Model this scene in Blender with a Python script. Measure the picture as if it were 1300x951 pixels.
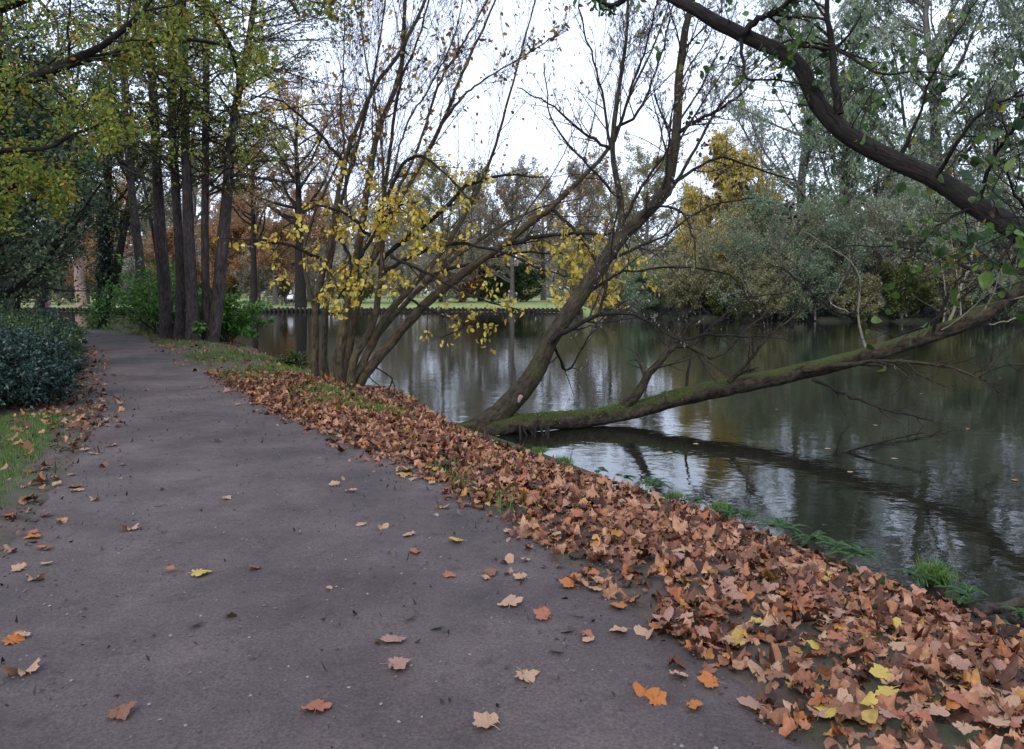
import bpy, math, random
import numpy as np
from mathutils import Vector, Matrix

for o in list(bpy.data.objects): bpy.data.objects.remove(o)
S = bpy.context.scene
col = S.collection
rnd = random.Random(5)
R = math.radians

# ------------------------------------------------------------ camera
F, CX, CY, HORIZ, EYE = 991.0, 650.0, 430.5, 368.0, 1.6
PITCH = math.atan((CY - HORIZ) / F)
cam_d = bpy.data.cameras.new("camera"); cam = bpy.data.objects.new("camera", cam_d); col.objects.link(cam)
cam_d.sensor_width = 36; cam_d.lens = F / 1300 * 36; cam_d.shift_y = -45 / 1300
cam_d.clip_start = .05; cam_d.clip_end = 2000
cam.location = (0, 0, EYE); cam.rotation_euler = (R(90) - PITCH, 0, 0)
S.camera = cam

# ------------------------------------------------------------ sky, sun, exposure
SUN_EL, SUN_AZ = R(42), R(200)
w = bpy.data.worlds.new("World"); S.world = w; w.use_nodes = True
nt = w.node_tree; nt.nodes.clear()
out = nt.nodes.new('ShaderNodeOutputWorld'); bg = nt.nodes.new('ShaderNodeBackground')
sky = nt.nodes.new('ShaderNodeTexSky'); sky.sky_type = 'NISHITA'; sky.sun_disc = False
sky.sun_elevation = SUN_EL; sky.sun_rotation = SUN_AZ
tc = nt.nodes.new('ShaderNodeTexCoord'); mp = nt.nodes.new('ShaderNodeMapping'); mp.inputs['Scale'].default_value = (1, 1, 2.4)
nz = nt.nodes.new('ShaderNodeTexNoise'); nz.inputs['Scale'].default_value = 1.7; nz.inputs['Detail'].default_value = 6
cr = nt.nodes.new('ShaderNodeValToRGB')
cr.color_ramp.elements[0].position = .3; cr.color_ramp.elements[0].color = (.42, .53, .84, 1)
cr.color_ramp.elements[1].position = .58; cr.color_ramp.elements[1].color = (.70, .79, 1.0, 1)
sc = nt.nodes.new('ShaderNodeVectorMath'); sc.operation = 'SCALE'; sc.inputs['Scale'].default_value = 10.6
mx = nt.nodes.new('ShaderNodeMix'); mx.data_type = 'RGBA'; mx.inputs[0].default_value = .86
L = nt.links.new
L(tc.outputs['Generated'], mp.inputs[0]); L(mp.outputs[0], nz.inputs['Vector']); L(nz.outputs['Fac'], cr.inputs[0])
L(cr.outputs[0], sc.inputs[0]); L(sky.outputs[0], mx.inputs[6]); L(sc.outputs[0], mx.inputs[7])
L(mx.outputs[2], bg.inputs[0]); bg.inputs[1].default_value = .15; L(bg.outputs[0], out.inputs[0])
sun_d = bpy.data.lights.new("sun", 'SUN'); sun = bpy.data.objects.new("sun", sun_d); col.objects.link(sun)
sun_d.energy = 1.4; sun_d.angle = R(20); sun_d.color = (1, .93, .83)
sd = Vector((math.sin(SUN_AZ) * math.cos(SUN_EL), math.cos(SUN_AZ) * math.cos(SUN_EL), math.sin(SUN_EL)))
sun.rotation_euler = sd.to_track_quat('Z', 'Y').to_euler()
S.view_settings.view_transform = 'Standard'; S.view_settings.look = 'None'
S.view_settings.exposure = 0.42; S.view_settings.gamma = 1
S.cycles.max_bounces = 6; S.cycles.diffuse_bounces = 3; S.cycles.glossy_bounces = 3
S.cycles.transmission_bounces = 3; S.cycles.transparent_max_bounces = 4
S.cycles.volume_bounces = 0
S.cycles.use_denoising = True

# ------------------------------------------------------------ helpers
cp, sp_ = math.cos(PITCH), math.sin(PITCH)
def P(x, y, Y):
    """world point seen at photo pixel (x, y) at distance Y in front of the camera"""
    a, b = (x - CX) / F, (CY - y) / F
    dy = cp + b * sp_; dz = b * cp - sp_
    return np.array([a * Y / dy, Y, EYE + dz * Y / dy])
def G(x, y, z=0.0):
    a, b = (x - CX) / F, (CY - y) / F
    dy = cp + b * sp_; dz = b * cp - sp_
    t = (z - EYE) / dz
    return np.array([a * t, dy * t, z])

def norm(v): return v / np.maximum(np.linalg.norm(v, axis=-1, keepdims=True), 1e-9)

class Geo:
    """collects vertex / face arrays (one face size per add) and links them as one mesh"""
    def __init__(s): s.v, s.f, s.m, s.n, s.a = [], [], [], 0, []
    def add(s, V, Fc, mat=0, att=None):
        if att is not None: s.a.append((s.n, att))
        V = np.asarray(V, float).reshape(-1, 3); Fc = np.asarray(Fc, int)
        s.v.append(V); s.f.append(Fc + s.n); s.m.append(mat); s.n += len(V); return s
    def mesh(s, name, mats, smooth=True):
        me = bpy.data.meshes.new(name)
        V = np.concatenate(s.v)
        me.vertices.add(len(V)); me.vertices.foreach_set('co', V.ravel())
        idx = np.concatenate([f.ravel() for f in s.f])
        sz = np.concatenate([np.full(len(f), f.shape[1]) for f in s.f])
        mi = np.concatenate([np.full(len(f), m) for f, m in zip(s.f, s.m)])
        me.loops.add(len(idx)); me.loops.foreach_set('vertex_index', idx.astype(np.int32))
        me.polygons.add(len(sz))
        me.polygons.foreach_set('loop_start', np.concatenate([[0], np.cumsum(sz)[:-1]]).astype(np.int32))
        me.update(calc_edges=True)
        me.polygons.foreach_set('material_index', mi.astype(np.int32))
        me.polygons.foreach_set('use_smooth', np.full(len(sz), smooth))
        if s.a:
            A = V.copy()
            for n0, at in s.a: A[n0:n0 + len(at)] = at
            me.attributes.new('bk', 'FLOAT_VECTOR', 'POINT').data.foreach_set('vector', A.ravel())
        for m in (mats if isinstance(mats, (list, tuple)) else [mats]): me.materials.append(m)
        me.validate(); return me
    def build(s, name, mats, parent=None, smooth=True):
        o = bpy.data.objects.new(name, s.mesh(name, mats, smooth)); col.objects.link(o)
        if parent: 
            o.parent = parent; o.matrix_parent_inverse = Matrix.Translation(parent.location).inverted()
        return o
def tag(o, label=None, cat=None, group=None, kind=None):
    for k, v in (('label', label), ('category', cat), ('group', group), ('kind', kind)):
        if v: o[k] = v
    return o
def empty(name, loc, label, cat, group=None):
    o = bpy.data.objects.new(name, None); col.objects.link(o); o.location = tuple(float(c) for c in loc)
    o.empty_display_size = .2
    return tag(o, label, cat, group)

def smooth_line(pts, n):
    """Catmull-Rom through rows (any number of columns)"""
    p = np.asarray(pts, float)
    if len(p) == 2: 
        t = np.linspace(0, 1, n)[:, None]; return p[0] * (1 - t) + p[1] * t
    q = np.vstack([2 * p[0] - p[1], p, 2 * p[-1] - p[-2]])
    d = np.concatenate([[0], np.cumsum(np.linalg.norm(np.diff(p[:, :3], axis=0), axis=1))]); d /= d[-1]
    o = []
    for t in np.linspace(0, 1, n):
        i = min(np.searchsorted(d, t, side='right') - 1, len(p) - 2)
        u = (t - d[i]) / max(d[i + 1] - d[i], 1e-9)
        a, b, c, e = q[i], q[i + 1], q[i + 2], q[i + 3]
        o.append(.5 * (2 * b + (c - a) * u + (2 * a - 5 * b + 4 * c - e) * u * u + (3 * b - a - 3 * c + e) * u ** 3))
    return np.array(o)

def tubes(g, C, Rd, n=5, rng=None, lump=0.0, mat=0, cap=False):
    C = np.asarray(C, float); Rd = np.asarray(Rd, float)
    if C.ndim == 2: C = C[None]; Rd = Rd[None]
    N, K, _ = C.shape
    T = norm(np.gradient(C, axis=1))
    ref = norm(np.cross(T.mean(1), np.tile([[.31, .87, .38]], (N, 1))))
    U = norm(ref[:, None] - (ref[:, None] * T).sum(-1, keepdims=True) * T); W = np.cross(T, U)
    a = np.linspace(0, 2 * math.pi, n, endpoint=False)
    rr = np.repeat(Rd[:, :, None], n, 2)
    if lump and rng is not None:
        k = np.arange(K)[None, :, None]
        for j in range(3):
            ph = rng.uniform(0, 6.28, (N, 1, 1)); fr = rng.uniform(.15, .8); m = j + 2
            rr = rr * (1 + lump * .6 * np.sin(a[None, None] * m + ph + k * fr * (.6 if j else .2)))
        rr = rr * (1 + lump * rng.normal(0, .35, rr.shape))
    V = C[:, :, None] + rr[..., None] * (np.cos(a)[None, None, :, None] * U[:, :, None] + np.sin(a)[None, None, :, None] * W[:, :, None])
    i = np.arange(K - 1)[:, None]; j = np.arange(n)[None]
    q = np.stack([i * n + j, i * n + (j + 1) % n, (i + 1) * n + (j + 1) % n, (i + 1) * n + j], -1).reshape(-1, 4)
    Fc = (np.arange(N)[:, None, None] * (K * n) + q[None]).reshape(-1, 4)
    sl = np.concatenate([np.zeros((N, 1)), np.cumsum(np.linalg.norm(np.diff(C, axis=1), axis=2), axis=1)], 1)
    rb_ = Rd[:, :1] * 1.0 + 0 * Rd; off = (np.arange(N) * 3.7 % 11)[:, None, None]
    att = np.stack([rb_[:, :, None] * np.cos(a) + off, rb_[:, :, None] * np.sin(a) + 0 * off, np.repeat(sl[:, :, None], n, 2) + off], -1).reshape(-1, 3)
    g.add(V, Fc, mat, att)
    if cap:
        for b in range(N):
            for e, kk in ((0, 0), (1, K - 1)):
                ring = V[b, kk]; c = ring.mean(0)
                g.add(np.vstack([ring, c]), [[(x + 1) % n, x, n] if e == 0 else [x, (x + 1) % n, n] for x in range(n)], mat)
    return g

def grow(C, Rd, n, rng, t0=.2, t1=1, ang=.7, ln=.5, K=5, wob=.18, trop=0.0, rr=.55, fall=.4, rmin=.002, droop=0.0, flat=0.0, lnabs=None):
    """child branches of the curves C, vectorised; returns their curves and radii"""
    N, Kp, _ = C.shape
    idx = np.repeat(np.arange(N), n)
    t = t0 + (t1 - t0) * (np.tile(np.arange(n), N) + rng.uniform(0, 1, N * n)) / n
    u = np.clip(t, 0, .999) * (Kp - 1); i = u.astype(int); f = (u - i)[:, None]
    pos = C[idx, i] * (1 - f) + C[idx, i + 1] * f
    tan = norm(C[idx, i + 1] - C[idx, i])
    rad = Rd[idx, i] * (1 - f[:, 0]) + Rd[idx, i + 1] * f[:, 0]
    r = rng.normal(size=(N * n, 3)); r[:, 2] *= 1 - flat
    perp = norm(r - (r * tan).sum(1, keepdims=True) * tan)
    a = rng.normal(ang, .2, N * n)[:, None]
    d = norm(np.cos(a) * tan + np.sin(a) * perp)
    plen = np.linalg.norm(np.diff(C, axis=1), axis=2).sum(1)[idx]
    if lnabs is not None: plen = np.full(N * n, lnabs / ln)
    Ln = plen * ln * (1 - fall * t) * rng.uniform(.55, 1.35, N * n)
    out = [pos]; 
    for k in range(K - 1):
        d = d + wob * rng.normal(size=d.shape) + np.array([0, 0, trop - droop * (k / (K - 1))])
        d = norm(d); pos = pos + d * (Ln / (K - 1))[:, None]; out.append(pos)
    CC = np.stack(out, 1)
    r0 = np.maximum(rad * rr, rmin)
    RR = r0[:, None] * np.linspace(1, .25, K)[None] 
    return CC, np.maximum(RR, rmin * .6)

# leaf templates: verts (x = across, y = along, z), faces
def T_rhomb(wd=.3): return np.array([(0, 0, 0), (wd, .45, .05), (0, 1, -.05), (-wd, .45, .05)]), np.array([[0, 1, 2, 3]])
def T_oval(wd=.36):
    v = [(0, 0, 0), (wd * .75, .2, .05), (wd, .5, .07), (wd * .6, .8, .04), (0, 1, -.06), (-wd * .6, .8, .04), (-wd, .5, .07), (-wd * .75, .2, .05), (0, .5, -.02)]
    return np.array(v), np.array([[8, i, (i + 1) % 8] for i in range(8)])
def T_maple(seed=0):
    r = np.random.default_rng(seed)
    pts = [(0, -.02)]
    lobes = [(-128, .42), (-72, .78), (-36, .82), (0, 1.0), (36, .82), (72, .78), (128, .42)]
    lobes = [(-122, .55), (-62, .88), (0, 1.0), (62, .88), (122, .55)]
    o = []
    for i, (a, l) in enumerate(lobes):
        l *= r.uniform(.74, 1.1); a += r.uniform(-9, 9)
        for da, k in ((-22, .80), (-11, .86), (0, 1.0), (10, .87), (21, .78)):
            o.append((a + da, l * k))
        if i < 4:
            an = (a + lobes[i + 1][0]) / 2; o.append((an, .64))
    o = [(-165, .2)] + o + [(165, .2)]
    c = (0, .0)
    v = [(0, 0, 0)] + [(.62 * l * math.sin(R(a)), .62 * l * math.cos(R(a)), 0) for a, l in o]
    n = len(o)
    return np.array(v), np.array([[0, i + 2, i + 1] for i in range(n - 1)])
def T_blade(): return np.array([(-.5, 0, 0), (.5, 0, 0), (.34, .5, .05), (-.34, .5, .05), (0, 1, .22)]), None

def frames(n, rng, zdir=None, tilt=.5):
    """random leaf frames: rows x, y, z; z near zdir with random tilt"""
    if zdir is None: z = norm(rng.normal(size=(n, 3)))
    else: z = norm(np.asarray(zdir, float) + tilt * rng.normal(size=(n, 3)))
    y = rng.normal(size=(n, 3)); y = norm(y - (y * z).sum(1, keepdims=True) * z)
    return np.stack([np.cross(y, z), y, z], 1)
def hang(n, rng, sp=.5, axis=(0, 0, -1)):
    y = norm(np.array(axis, float) + sp * rng.normal(size=(n, 3)))
    z = rng.normal(size=(n, 3)); z = norm(z - (z * y).sum(1, keepdims=True) * y)
    return np.stack([np.cross(y, z), y, z], 1)
def leaves(g, tpl, pos, fr, size, rng=None, curl=0.0, mat=0):
    V, Fc = tpl; n = len(pos); size = np.broadcast_to(size, (n,))
    T = np.repeat(V[None], n, 0).copy()
    if curl:
        b1 = rng.normal(0, curl, (n, 1)); b2 = rng.normal(0, curl, (n, 1)); b3 = rng.normal(0, curl * .8, (n, 1))
        x, y = T[..., 0], T[..., 1]
        T[..., 2] += b1 * x * x * 2 + b2 * y * y * 2 + b3 * x * y * 2 + rng.normal(0, curl * .09, x.shape)
    Wd = pos[:, None] + size[:, None, None] * np.einsum('nki,nij->nkj', T, fr)
    k = len(V)
    g.add(Wd, (np.arange(n)[:, None, None] * k + Fc[None]).reshape(-1, Fc.shape[1]), mat)
def along(C, n, rng, t0=.1, t1=1.0, jit=.02):
    """n random points on each curve"""
    N, K, _ = C.shape; idx = np.repeat(np.arange(N), n); t = rng.uniform(t0, t1, N * n)
    u = np.clip(t, 0, .999) * (K - 1); i = u.astype(int); f = (u - i)[:, None]
    return C[idx, i] * (1 - f) + C[idx, i + 1] * f + rng.normal(0, jit, (N * n, 3))

# ------------------------------------------------------------ materials
def new_mat(name):
    m = bpy.data.materials.new(name); m.use_nodes = True; t = m.node_tree; b = t.nodes['Principled BSDF']; return m, t, b
def ramp(t, stops):
    c = t.nodes.new('ShaderNodeValToRGB'); e = c.color_ramp.elements
    while len(e) < len(stops): e.new(.5)
    for i, (p, q) in enumerate(stops): e[i].position = p; e[i].color = (*q, 1)
    return c
def noise(t, scale, detail=4, rough=.55, vec=None, sc=None):
    n = t.nodes.new('ShaderNodeTexNoise'); n.inputs['Scale'].default_value = scale; n.inputs['Detail'].default_value = detail
    n.inputs['Roughness'].default_value = rough
    g = t.nodes.new('ShaderNodeTexCoord'); src = g.outputs['Object']
    if sc:
        mm = t.nodes.new('ShaderNodeMapping'); mm.inputs['Scale'].default_value = sc; t.links.new(src, mm.inputs[0]); src = mm.outputs[0]
    t.links.new(src, n.inputs['Vector']); return n
def mixc(t, fac, a, b, mode='MIX'):
    m = t.nodes.new('ShaderNodeMix'); m.data_type = 'RGBA'; m.blend_type = mode
    for s_, v in ((m.inputs[0], fac), (m.inputs[6], a), (m.inputs[7], b)):
        if hasattr(v, 'default_value') or hasattr(v, 'is_linked'): t.links.new(v, s_)
        elif isinstance(v, (tuple, list)): s_.default_value = (*v, 1)
        else: s_.default_value = v
    return m.outputs[2]
def leafmat(name, stops, trans=.25, rough=.55, spec=.3):
    m, t, b = new_mat(name)
    g = t.nodes.new('ShaderNodeNewGeometry'); c = ramp(t, stops); t.links.new(g.outputs['Random Per Island'], c.inputs[0])
    n = noise(t, 26, 5, .65); n2 = ramp(t, [(.32, (.5, .5, .5)), (.68, (1.3, 1.28, 1.25))]); t.links.new(n.outputs['Fac'], n2.inputs[0])
    cc = mixc(t, .8, c.outputs[0], n2.outputs[0], 'MULTIPLY')
    t.links.new(cc, b.inputs['Base Color']); b.inputs['Roughness'].default_value = rough
    b.inputs['Specular IOR Level'].default_value = spec
    if trans:
        tr = t.nodes.new('ShaderNodeBsdfTranslucent'); t.links.new(cc, tr.inputs[0])
        ms = t.nodes.new('ShaderNodeMixShader'); ms.inputs[0].default_value = trans
        t.links.new(b.outputs[0], ms.inputs[1]); t.links.new(tr.outputs[0], ms.inputs[2])
        t.links.new(ms.outputs[0], t.nodes['Material Output'].inputs[0])
    return m
def bknoise(t, scale, detail, rough, sc):
    n = t.nodes.new('ShaderNodeTexNoise'); n.inputs['Scale'].default_value = scale; n.inputs['Detail'].default_value = detail; n.inputs['Roughness'].default_value = rough
    a = t.nodes.new('ShaderNodeAttribute'); a.attribute_name = 'bk'; mm = t.nodes.new('ShaderNodeMapping'); mm.inputs['Scale'].default_value = sc
    t.links.new(a.outputs['Vector'], mm.inputs[0]); t.links.new(mm.outputs[0], n.inputs['Vector']); return n
def barkmat(name, a, b_, moss=None, mossamt=.0, scale=6, bump=.5, moss_up=False, bd=.02):
    """fissured bark: noise stretched along each limb (the 'bk' coordinates), lichen and moss patches"""
    m, t, b = new_mat(name); lnk = t.links.new
    n = bknoise(t, scale * 3.2, 8, .7, (1, 1, .4)); c = ramp(t, [(.36, a), (.62, b_)]); lnk(n.outputs['Fac'], c.inputs[0])
    big = noise(t, scale * .45, 4, .6); bc = ramp(t, [(.3, (.68, .68, .7)), (.7, (1.25, 1.22, 1.18))]); lnk(big.outputs['Fac'], bc.inputs[0])
    colr = mixc(t, 1.0, c.outputs[0], bc.outputs[0], 'MULTIPLY')
    if moss:
        n2 = noise(t, scale * .6, 6, .7); fac = ramp(t, [(.62 - mossamt * .35, (0, 0, 0)), (.80 - mossamt * .35, (1, 1, 1))])
        if moss_up:
            g = t.nodes.new('ShaderNodeNewGeometry'); s = t.nodes.new('ShaderNodeSeparateXYZ'); lnk(g.outputs['Normal'], s.inputs[0])
            ma = t.nodes.new('ShaderNodeMath'); ma.operation = 'MULTIPLY_ADD'; ma.inputs[1].default_value = .34; lnk(s.outputs[2], ma.inputs[0]); lnk(n2.outputs['Fac'], ma.inputs[2])
            lnk(ma.outputs[0], fac.inputs[0])
        else: lnk(n2.outputs['Fac'], fac.inputs[0])
        n3 = noise(t, 60, 3); mc = ramp(t, [(.3, tuple(x * .45 for x in moss)), (.7, tuple(min(1, x * 1.4) for x in moss))]); lnk(n3.outputs['Fac'], mc.inputs[0])
        colr = mixc(t, fac.outputs[0], colr, mc.outputs[0])
    lnk(colr, b.inputs['Base Color']); b.inputs['Roughness'].default_value = .9; b.inputs['Specular IOR Level'].default_value = .15
    bp = t.nodes.new('ShaderNodeBump'); bp.inputs['Strength'].default_value = min(1, bump * 1.1); bp.inputs['Distance'].default_value = bd * 1.3
    lnk(n.outputs['Fac'], bp.inputs['Height'])
    v2 = noise(t, 45, 6, .7); b2 = t.nodes.new('ShaderNodeBump'); b2.inputs['Strength'].default_value = .5; b2.inputs['Distance'].default_value = .006
    lnk(v2.outputs['Fac'], b2.inputs['Height']); lnk(bp.outputs[0], b2.inputs['Normal']); lnk(b2.outputs[0], b.inputs['Normal'])
    return m
def flat(name, c, rough=.8, var=.3, scale=20):
    m, t, b = new_mat(name); n = noise(t, scale, 5); r_ = ramp(t, [(.3, tuple(x * (1 - var) for x in c)), (.7, tuple(min(1, x * (1 + var)) for x in c))])
    t.links.new(n.outputs['Fac'], r_.inputs[0]); t.links.new(r_.outputs[0], b.inputs['Base Color']); b.inputs['Roughness'].default_value = rough; return m

M = {}
M['bark_willow'] = barkmat('bark_willow', (0.011, 0.009, 0.006), (0.068, 0.053, 0.036), (0.053, 0.053, 0.019), .32, 7, .9)
M['bark_hazel'] = barkmat('bark_hazel', (.022, .017, .012), (.105, .080, .050), (.085, .08, .028), .3, 6, .7)
M['bark_dark'] = barkmat('bark_dark', (.008, .007, .007), (.038, .030, .026), (.03, .04, .016), .15, 9, .9)
M['bark_alder'] = barkmat('bark_alder', (0.020, 0.017, 0.017), (0.093, 0.073, 0.068), (0.068, 0.082, 0.034), .1, 4, .8, bd=.04)
M['bark_log'] = barkmat('bark_log', (0.010, 0.008, 0.006), (0.068, 0.053, 0.037), (0.044, 0.053, 0.011), .12, 7, .9, moss_up=True)
M['twig'] = barkmat('twig', (.018, .014, .012), (.06, .046, .038), None, 0, 10, .2)
M['twig_pale'] = barkmat('twig_pale', (0.143, 0.124, 0.098), (0.260, 0.227, 0.176), (0.169, 0.182, 0.078), .3, 10, .2)
M['bark_far'] = barkmat('bark_far', (0.060, 0.053, 0.050), (0.165, 0.147, 0.135), (0.120, 0.143, 0.075), .3, 3, .6)
M['bark_redwood'] = barkmat('bark_redwood', (.20, .12, .095), (.42, .30, .25), None, 0, 3, .8)
M['ivy'] = leafmat('ivy', [(0, (.01, .025, .016)), (.6, (.02, .045, .022)), (1, (.035, .06, .035))], .1, .4, .4)
M['yellow'] = leafmat('yellow', [(0, (.34, .19, .03)), (.3, (.60, .42, .06)), (.75, (.78, .64, .14)), (.93, (.58, .56, .13)), (1, (.36, .18, .06))], .42, .6)
M['brownyellow'] = leafmat('brownyellow', [(0, (.16, .07, .03)), (.4, (.36, .18, .05)), (.8, (.55, .35, .06)), (1, (.20, .09, .05))], .35, .6)
M['alderleaf'] = leafmat('alderleaf', [(0, (.02, .04, .014)), (.5, (.055, .11, .022)), (.85, (.11, .19, .03)), (.93, (.25, .22, .03)), (1, (.07, .04, .02))], .4, .45)
M['oak'] = leafmat('oak', [(0, (.11, .19, .04)), (.5, (.25, .33, .06)), (.8, (.46, .44, .07)), (.94, (.56, .36, .06)), (1, (.34, .17, .05))], .55, .6)
M['oakgreen'] = leafmat('oakgreen', [(0, (.04, .065, .022)), (.5, (.08, .115, .03)), (1, (.16, .17, .04))], .35, .6)
M['evergreen'] = leafmat('evergreen', [(0, (.02, .045, .022)), (.6, (.045, .085, .035)), (1, (.12, .15, .04))], .15, .45, .4)
M['hedge'] = leafmat('hedge', [(0, (.010, .028, .024)), (.5, (.02, .055, .042)), (.85, (.035, .082, .055)), (1, (.06, .11, .05))], .12, .4, .45)
M['hedge2'] = leafmat('hedge2', [(0, (0.024, 0.054, 0.024)), (.6, (0.054, 0.108, 0.038)), (1, (0.108, 0.168, 0.048))], .2, .45, .4)
M['bright'] = leafmat('bright', [(0, (.06, .14, .03)), (.6, (.10, .25, .04)), (1, (.19, .34, .07))], .35, .5)
M['willowleaf'] = leafmat('willowleaf', [(0, (0.169, 0.215, 0.156)), (.5, (0.312, 0.370, 0.260)), (.85, (0.442, 0.494, 0.351)), (1, (0.546, 0.533, 0.312))], .45, .6)
M['willowdark'] = leafmat('willowdark', [(0, (0.093, 0.147, 0.093)), (.6, (0.209, 0.287, 0.178)), (1, (0.372, 0.419, 0.217))], .45, .6)
M['scrub'] = leafmat('scrub', [(0, (0.155, 0.171, 0.093)), (.6, (0.295, 0.279, 0.139)), (1, (0.465, 0.388, 0.171))], .45, .7)
M['larch'] = leafmat('larch', [(0, (0.275, 0.263, 0.088)), (.5, (0.600, 0.446, 0.112)), (1, (0.660, 0.551, 0.163))], .35, .7)
M['beech'] = leafmat('beech', [(0, (0.240, 0.138, 0.084)), (.5, (0.432, 0.246, 0.132)), (1, (0.600, 0.372, 0.156))], .5, .7)
M['greyleaf'] = leafmat('greyleaf', [(0, (0.210, 0.195, 0.165)), (.6, (0.330, 0.300, 0.240)), (1, (0.450, 0.375, 0.240))], .45, .7)
M['litter'] = leafmat('litter', [(0, (0.037, 0.016, 0.010)), (.2, (0.095, 0.038, 0.020)), (.38, (0.231, 0.086, 0.039)), (.5, (0.179, 0.086, 0.048)), (.62, (0.315, 0.148, 0.076)), (.74, (0.400, 0.213, 0.118)), (.84, (0.284, 0.086, 0.025)), (.94, (0.443, 0.243, 0.147)), (.985, (0.400, 0.180, 0.025)), (1, (0.315, 0.235, 0.065))], .12, .55, .3)
M['litter_dull'] = leafmat('litter_dull', [(0, (0.054, 0.032, 0.025)), (.4, (0.153, 0.090, 0.063)), (.75, (0.252, 0.162, 0.108)), (1, (0.342, 0.216, 0.117))], .1, .6)
M['debris'] = leafmat('debris', [(0, (.015, .012, .012)), (.6, (.05, .04, .035)), (1, (.12, .09, .07))], 0, .8)
M['pebble'] = leafmat('pebble', [(0, (.05, .045, .045)), (.6, (.11, .095, .09)), (1, (.24, .22, .21))], 0, .8)
M['grass'] = leafmat('grass', [(0, (0.046, 0.104, 0.019)), (.6, (0.098, 0.208, 0.033)), (1, (0.208, 0.286, 0.065))], .3, .5)
M['fern'] = leafmat('fern', [(0, (0.015, 0.038, 0.013)), (.6, (0.030, 0.075, 0.019)), (1, (0.068, 0.120, 0.030))], .3, .5)
M['wood_wet'] = barkmat('wood_wet', (.012, .010, .009), (.055, .045, .036), (.04, .06, .02), .2, 9, .7, moss_up=True)
M['piling'] = barkmat('piling', (.012, .010, .011), (.05, .04, .04), None, 0, 5, .4)
M['driftwood'] = barkmat('driftwood', (.014, .012, .011), (.075, .06, .052), None, 0, 9, .9)
M['scar'] = flat('scar', (.30, .21, .17), .8, .25, 30)

# path: compacted gritty earth
def path_mat():
    m, t, b = new_mat('path_surface')
    n1 = noise(t, 1.1, 5, .6); c1 = ramp(t, [(.3, (.060, .045, .041)), (.7, (.098, .075, .069))]); t.links.new(n1.outputs['Fac'], c1.inputs[0])
    n2 = noise(t, 75, 4, .7); c2 = ramp(t, [(.3, (.52, .51, .5)), (.5, (1, 1, 1)), (.72, (1.6, 1.56, 1.52))]); t.links.new(n2.outputs['Fac'], c2.inputs[0])
    c = mixc(t, 1.0, c1.outputs[0], c2.outputs[0], 'MULTIPLY')
    n3 = noise(t, 7, 6, .7); f3 = ramp(t, [(.56, (0, 0, 0)), (.7, (.55, .55, .55))]); t.links.new(n3.outputs['Fac'], f3.inputs[0])
    n6 = noise(t, .55, 5, .65); f6 = ramp(t, [(.35, (.78, .76, .76)), (.65, (1.14, 1.14, 1.12))]); t.links.new(n6.outputs['Fac'], f6.inputs[0]); c = mixc(t, 1.0, c, f6.outputs[0], 'MULTIPLY')
    c = mixc(t, f3.outputs[0], c, (.036, .028, .027))
    t.links.new(c, b.inputs['Base Color'])
    rr = ramp(t, [(.3, (.62, .62, .62)), (.7, (.85, .85, .85))]); t.links.new(n3.outputs['Fac'], rr.inputs[0]); t.links.new(rr.outputs[0], b.inputs['Roughness'])
    b.inputs['Specular IOR Level'].default_value = .3
    n4 = noise(t, 55, 8, .75); bp = t.nodes.new('ShaderNodeBump'); bp.inputs['Strength'].default_value = .75; bp.inputs['Distance'].default_value = .009
    n5 = noise(t, 9, 6, .6); bp2 = t.nodes.new('ShaderNodeBump'); bp2.inputs['Strength'].default_value = .5; bp2.inputs['Distance'].default_value = .03
    t.links.new(n5.outputs['Fac'], bp2.inputs['Height']); t.links.new(n4.outputs['Fac'], bp.inputs['Height']); t.links.new(bp2.outputs[0], bp.inputs['Normal']); t.links.new(bp.outputs[0], b.inputs['Normal'])
    return m
M['path'] = path_mat()
def soil_mat(name, a, b_, g=None):
    m, t, b = new_mat(name); n1 = noise(t, 3, 8, .7); c1 = ramp(t, [(.35, a), (.65, b_)]); t.links.new(n1.outputs['Fac'], c1.inputs[0])
    c = c1.outputs[0]
    if g:
        n2 = noise(t, .8, 6, .65); f = ramp(t, [(.46, (0, 0, 0)), (.6, (1, 1, 1))]); t.links.new(n2.outputs['Fac'], f.inputs[0]); c = mixc(t, f.outputs[0], c, g)
    t.links.new(c, b.inputs['Base Color']); b.inputs['Roughness'].default_value = .95
    n3 = noise(t, 30, 8, .7); bp = t.nodes.new('ShaderNodeBump'); bp.inputs['Strength'].default_value = .8; bp.inputs['Distance'].default_value = .03
    t.links.new(n3.outputs['Fac'], bp.inputs['Height']); t.links.new(bp.outputs[0], b.inputs['Normal']); return m
M['soil'] = soil_mat('soil', (.035, .026, .02), (.11, .075, .055), (.055, .06, .025))
M['lawn'] = soil_mat('lawn', (.13, .20, .05), (.20, .27, .07), (.30, .27, .09))
M['farsoil'] = soil_mat('farsoil', (0.014, 0.014, 0.009), (0.039, 0.033, 0.022), (0.022, 0.033, 0.011))

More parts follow.
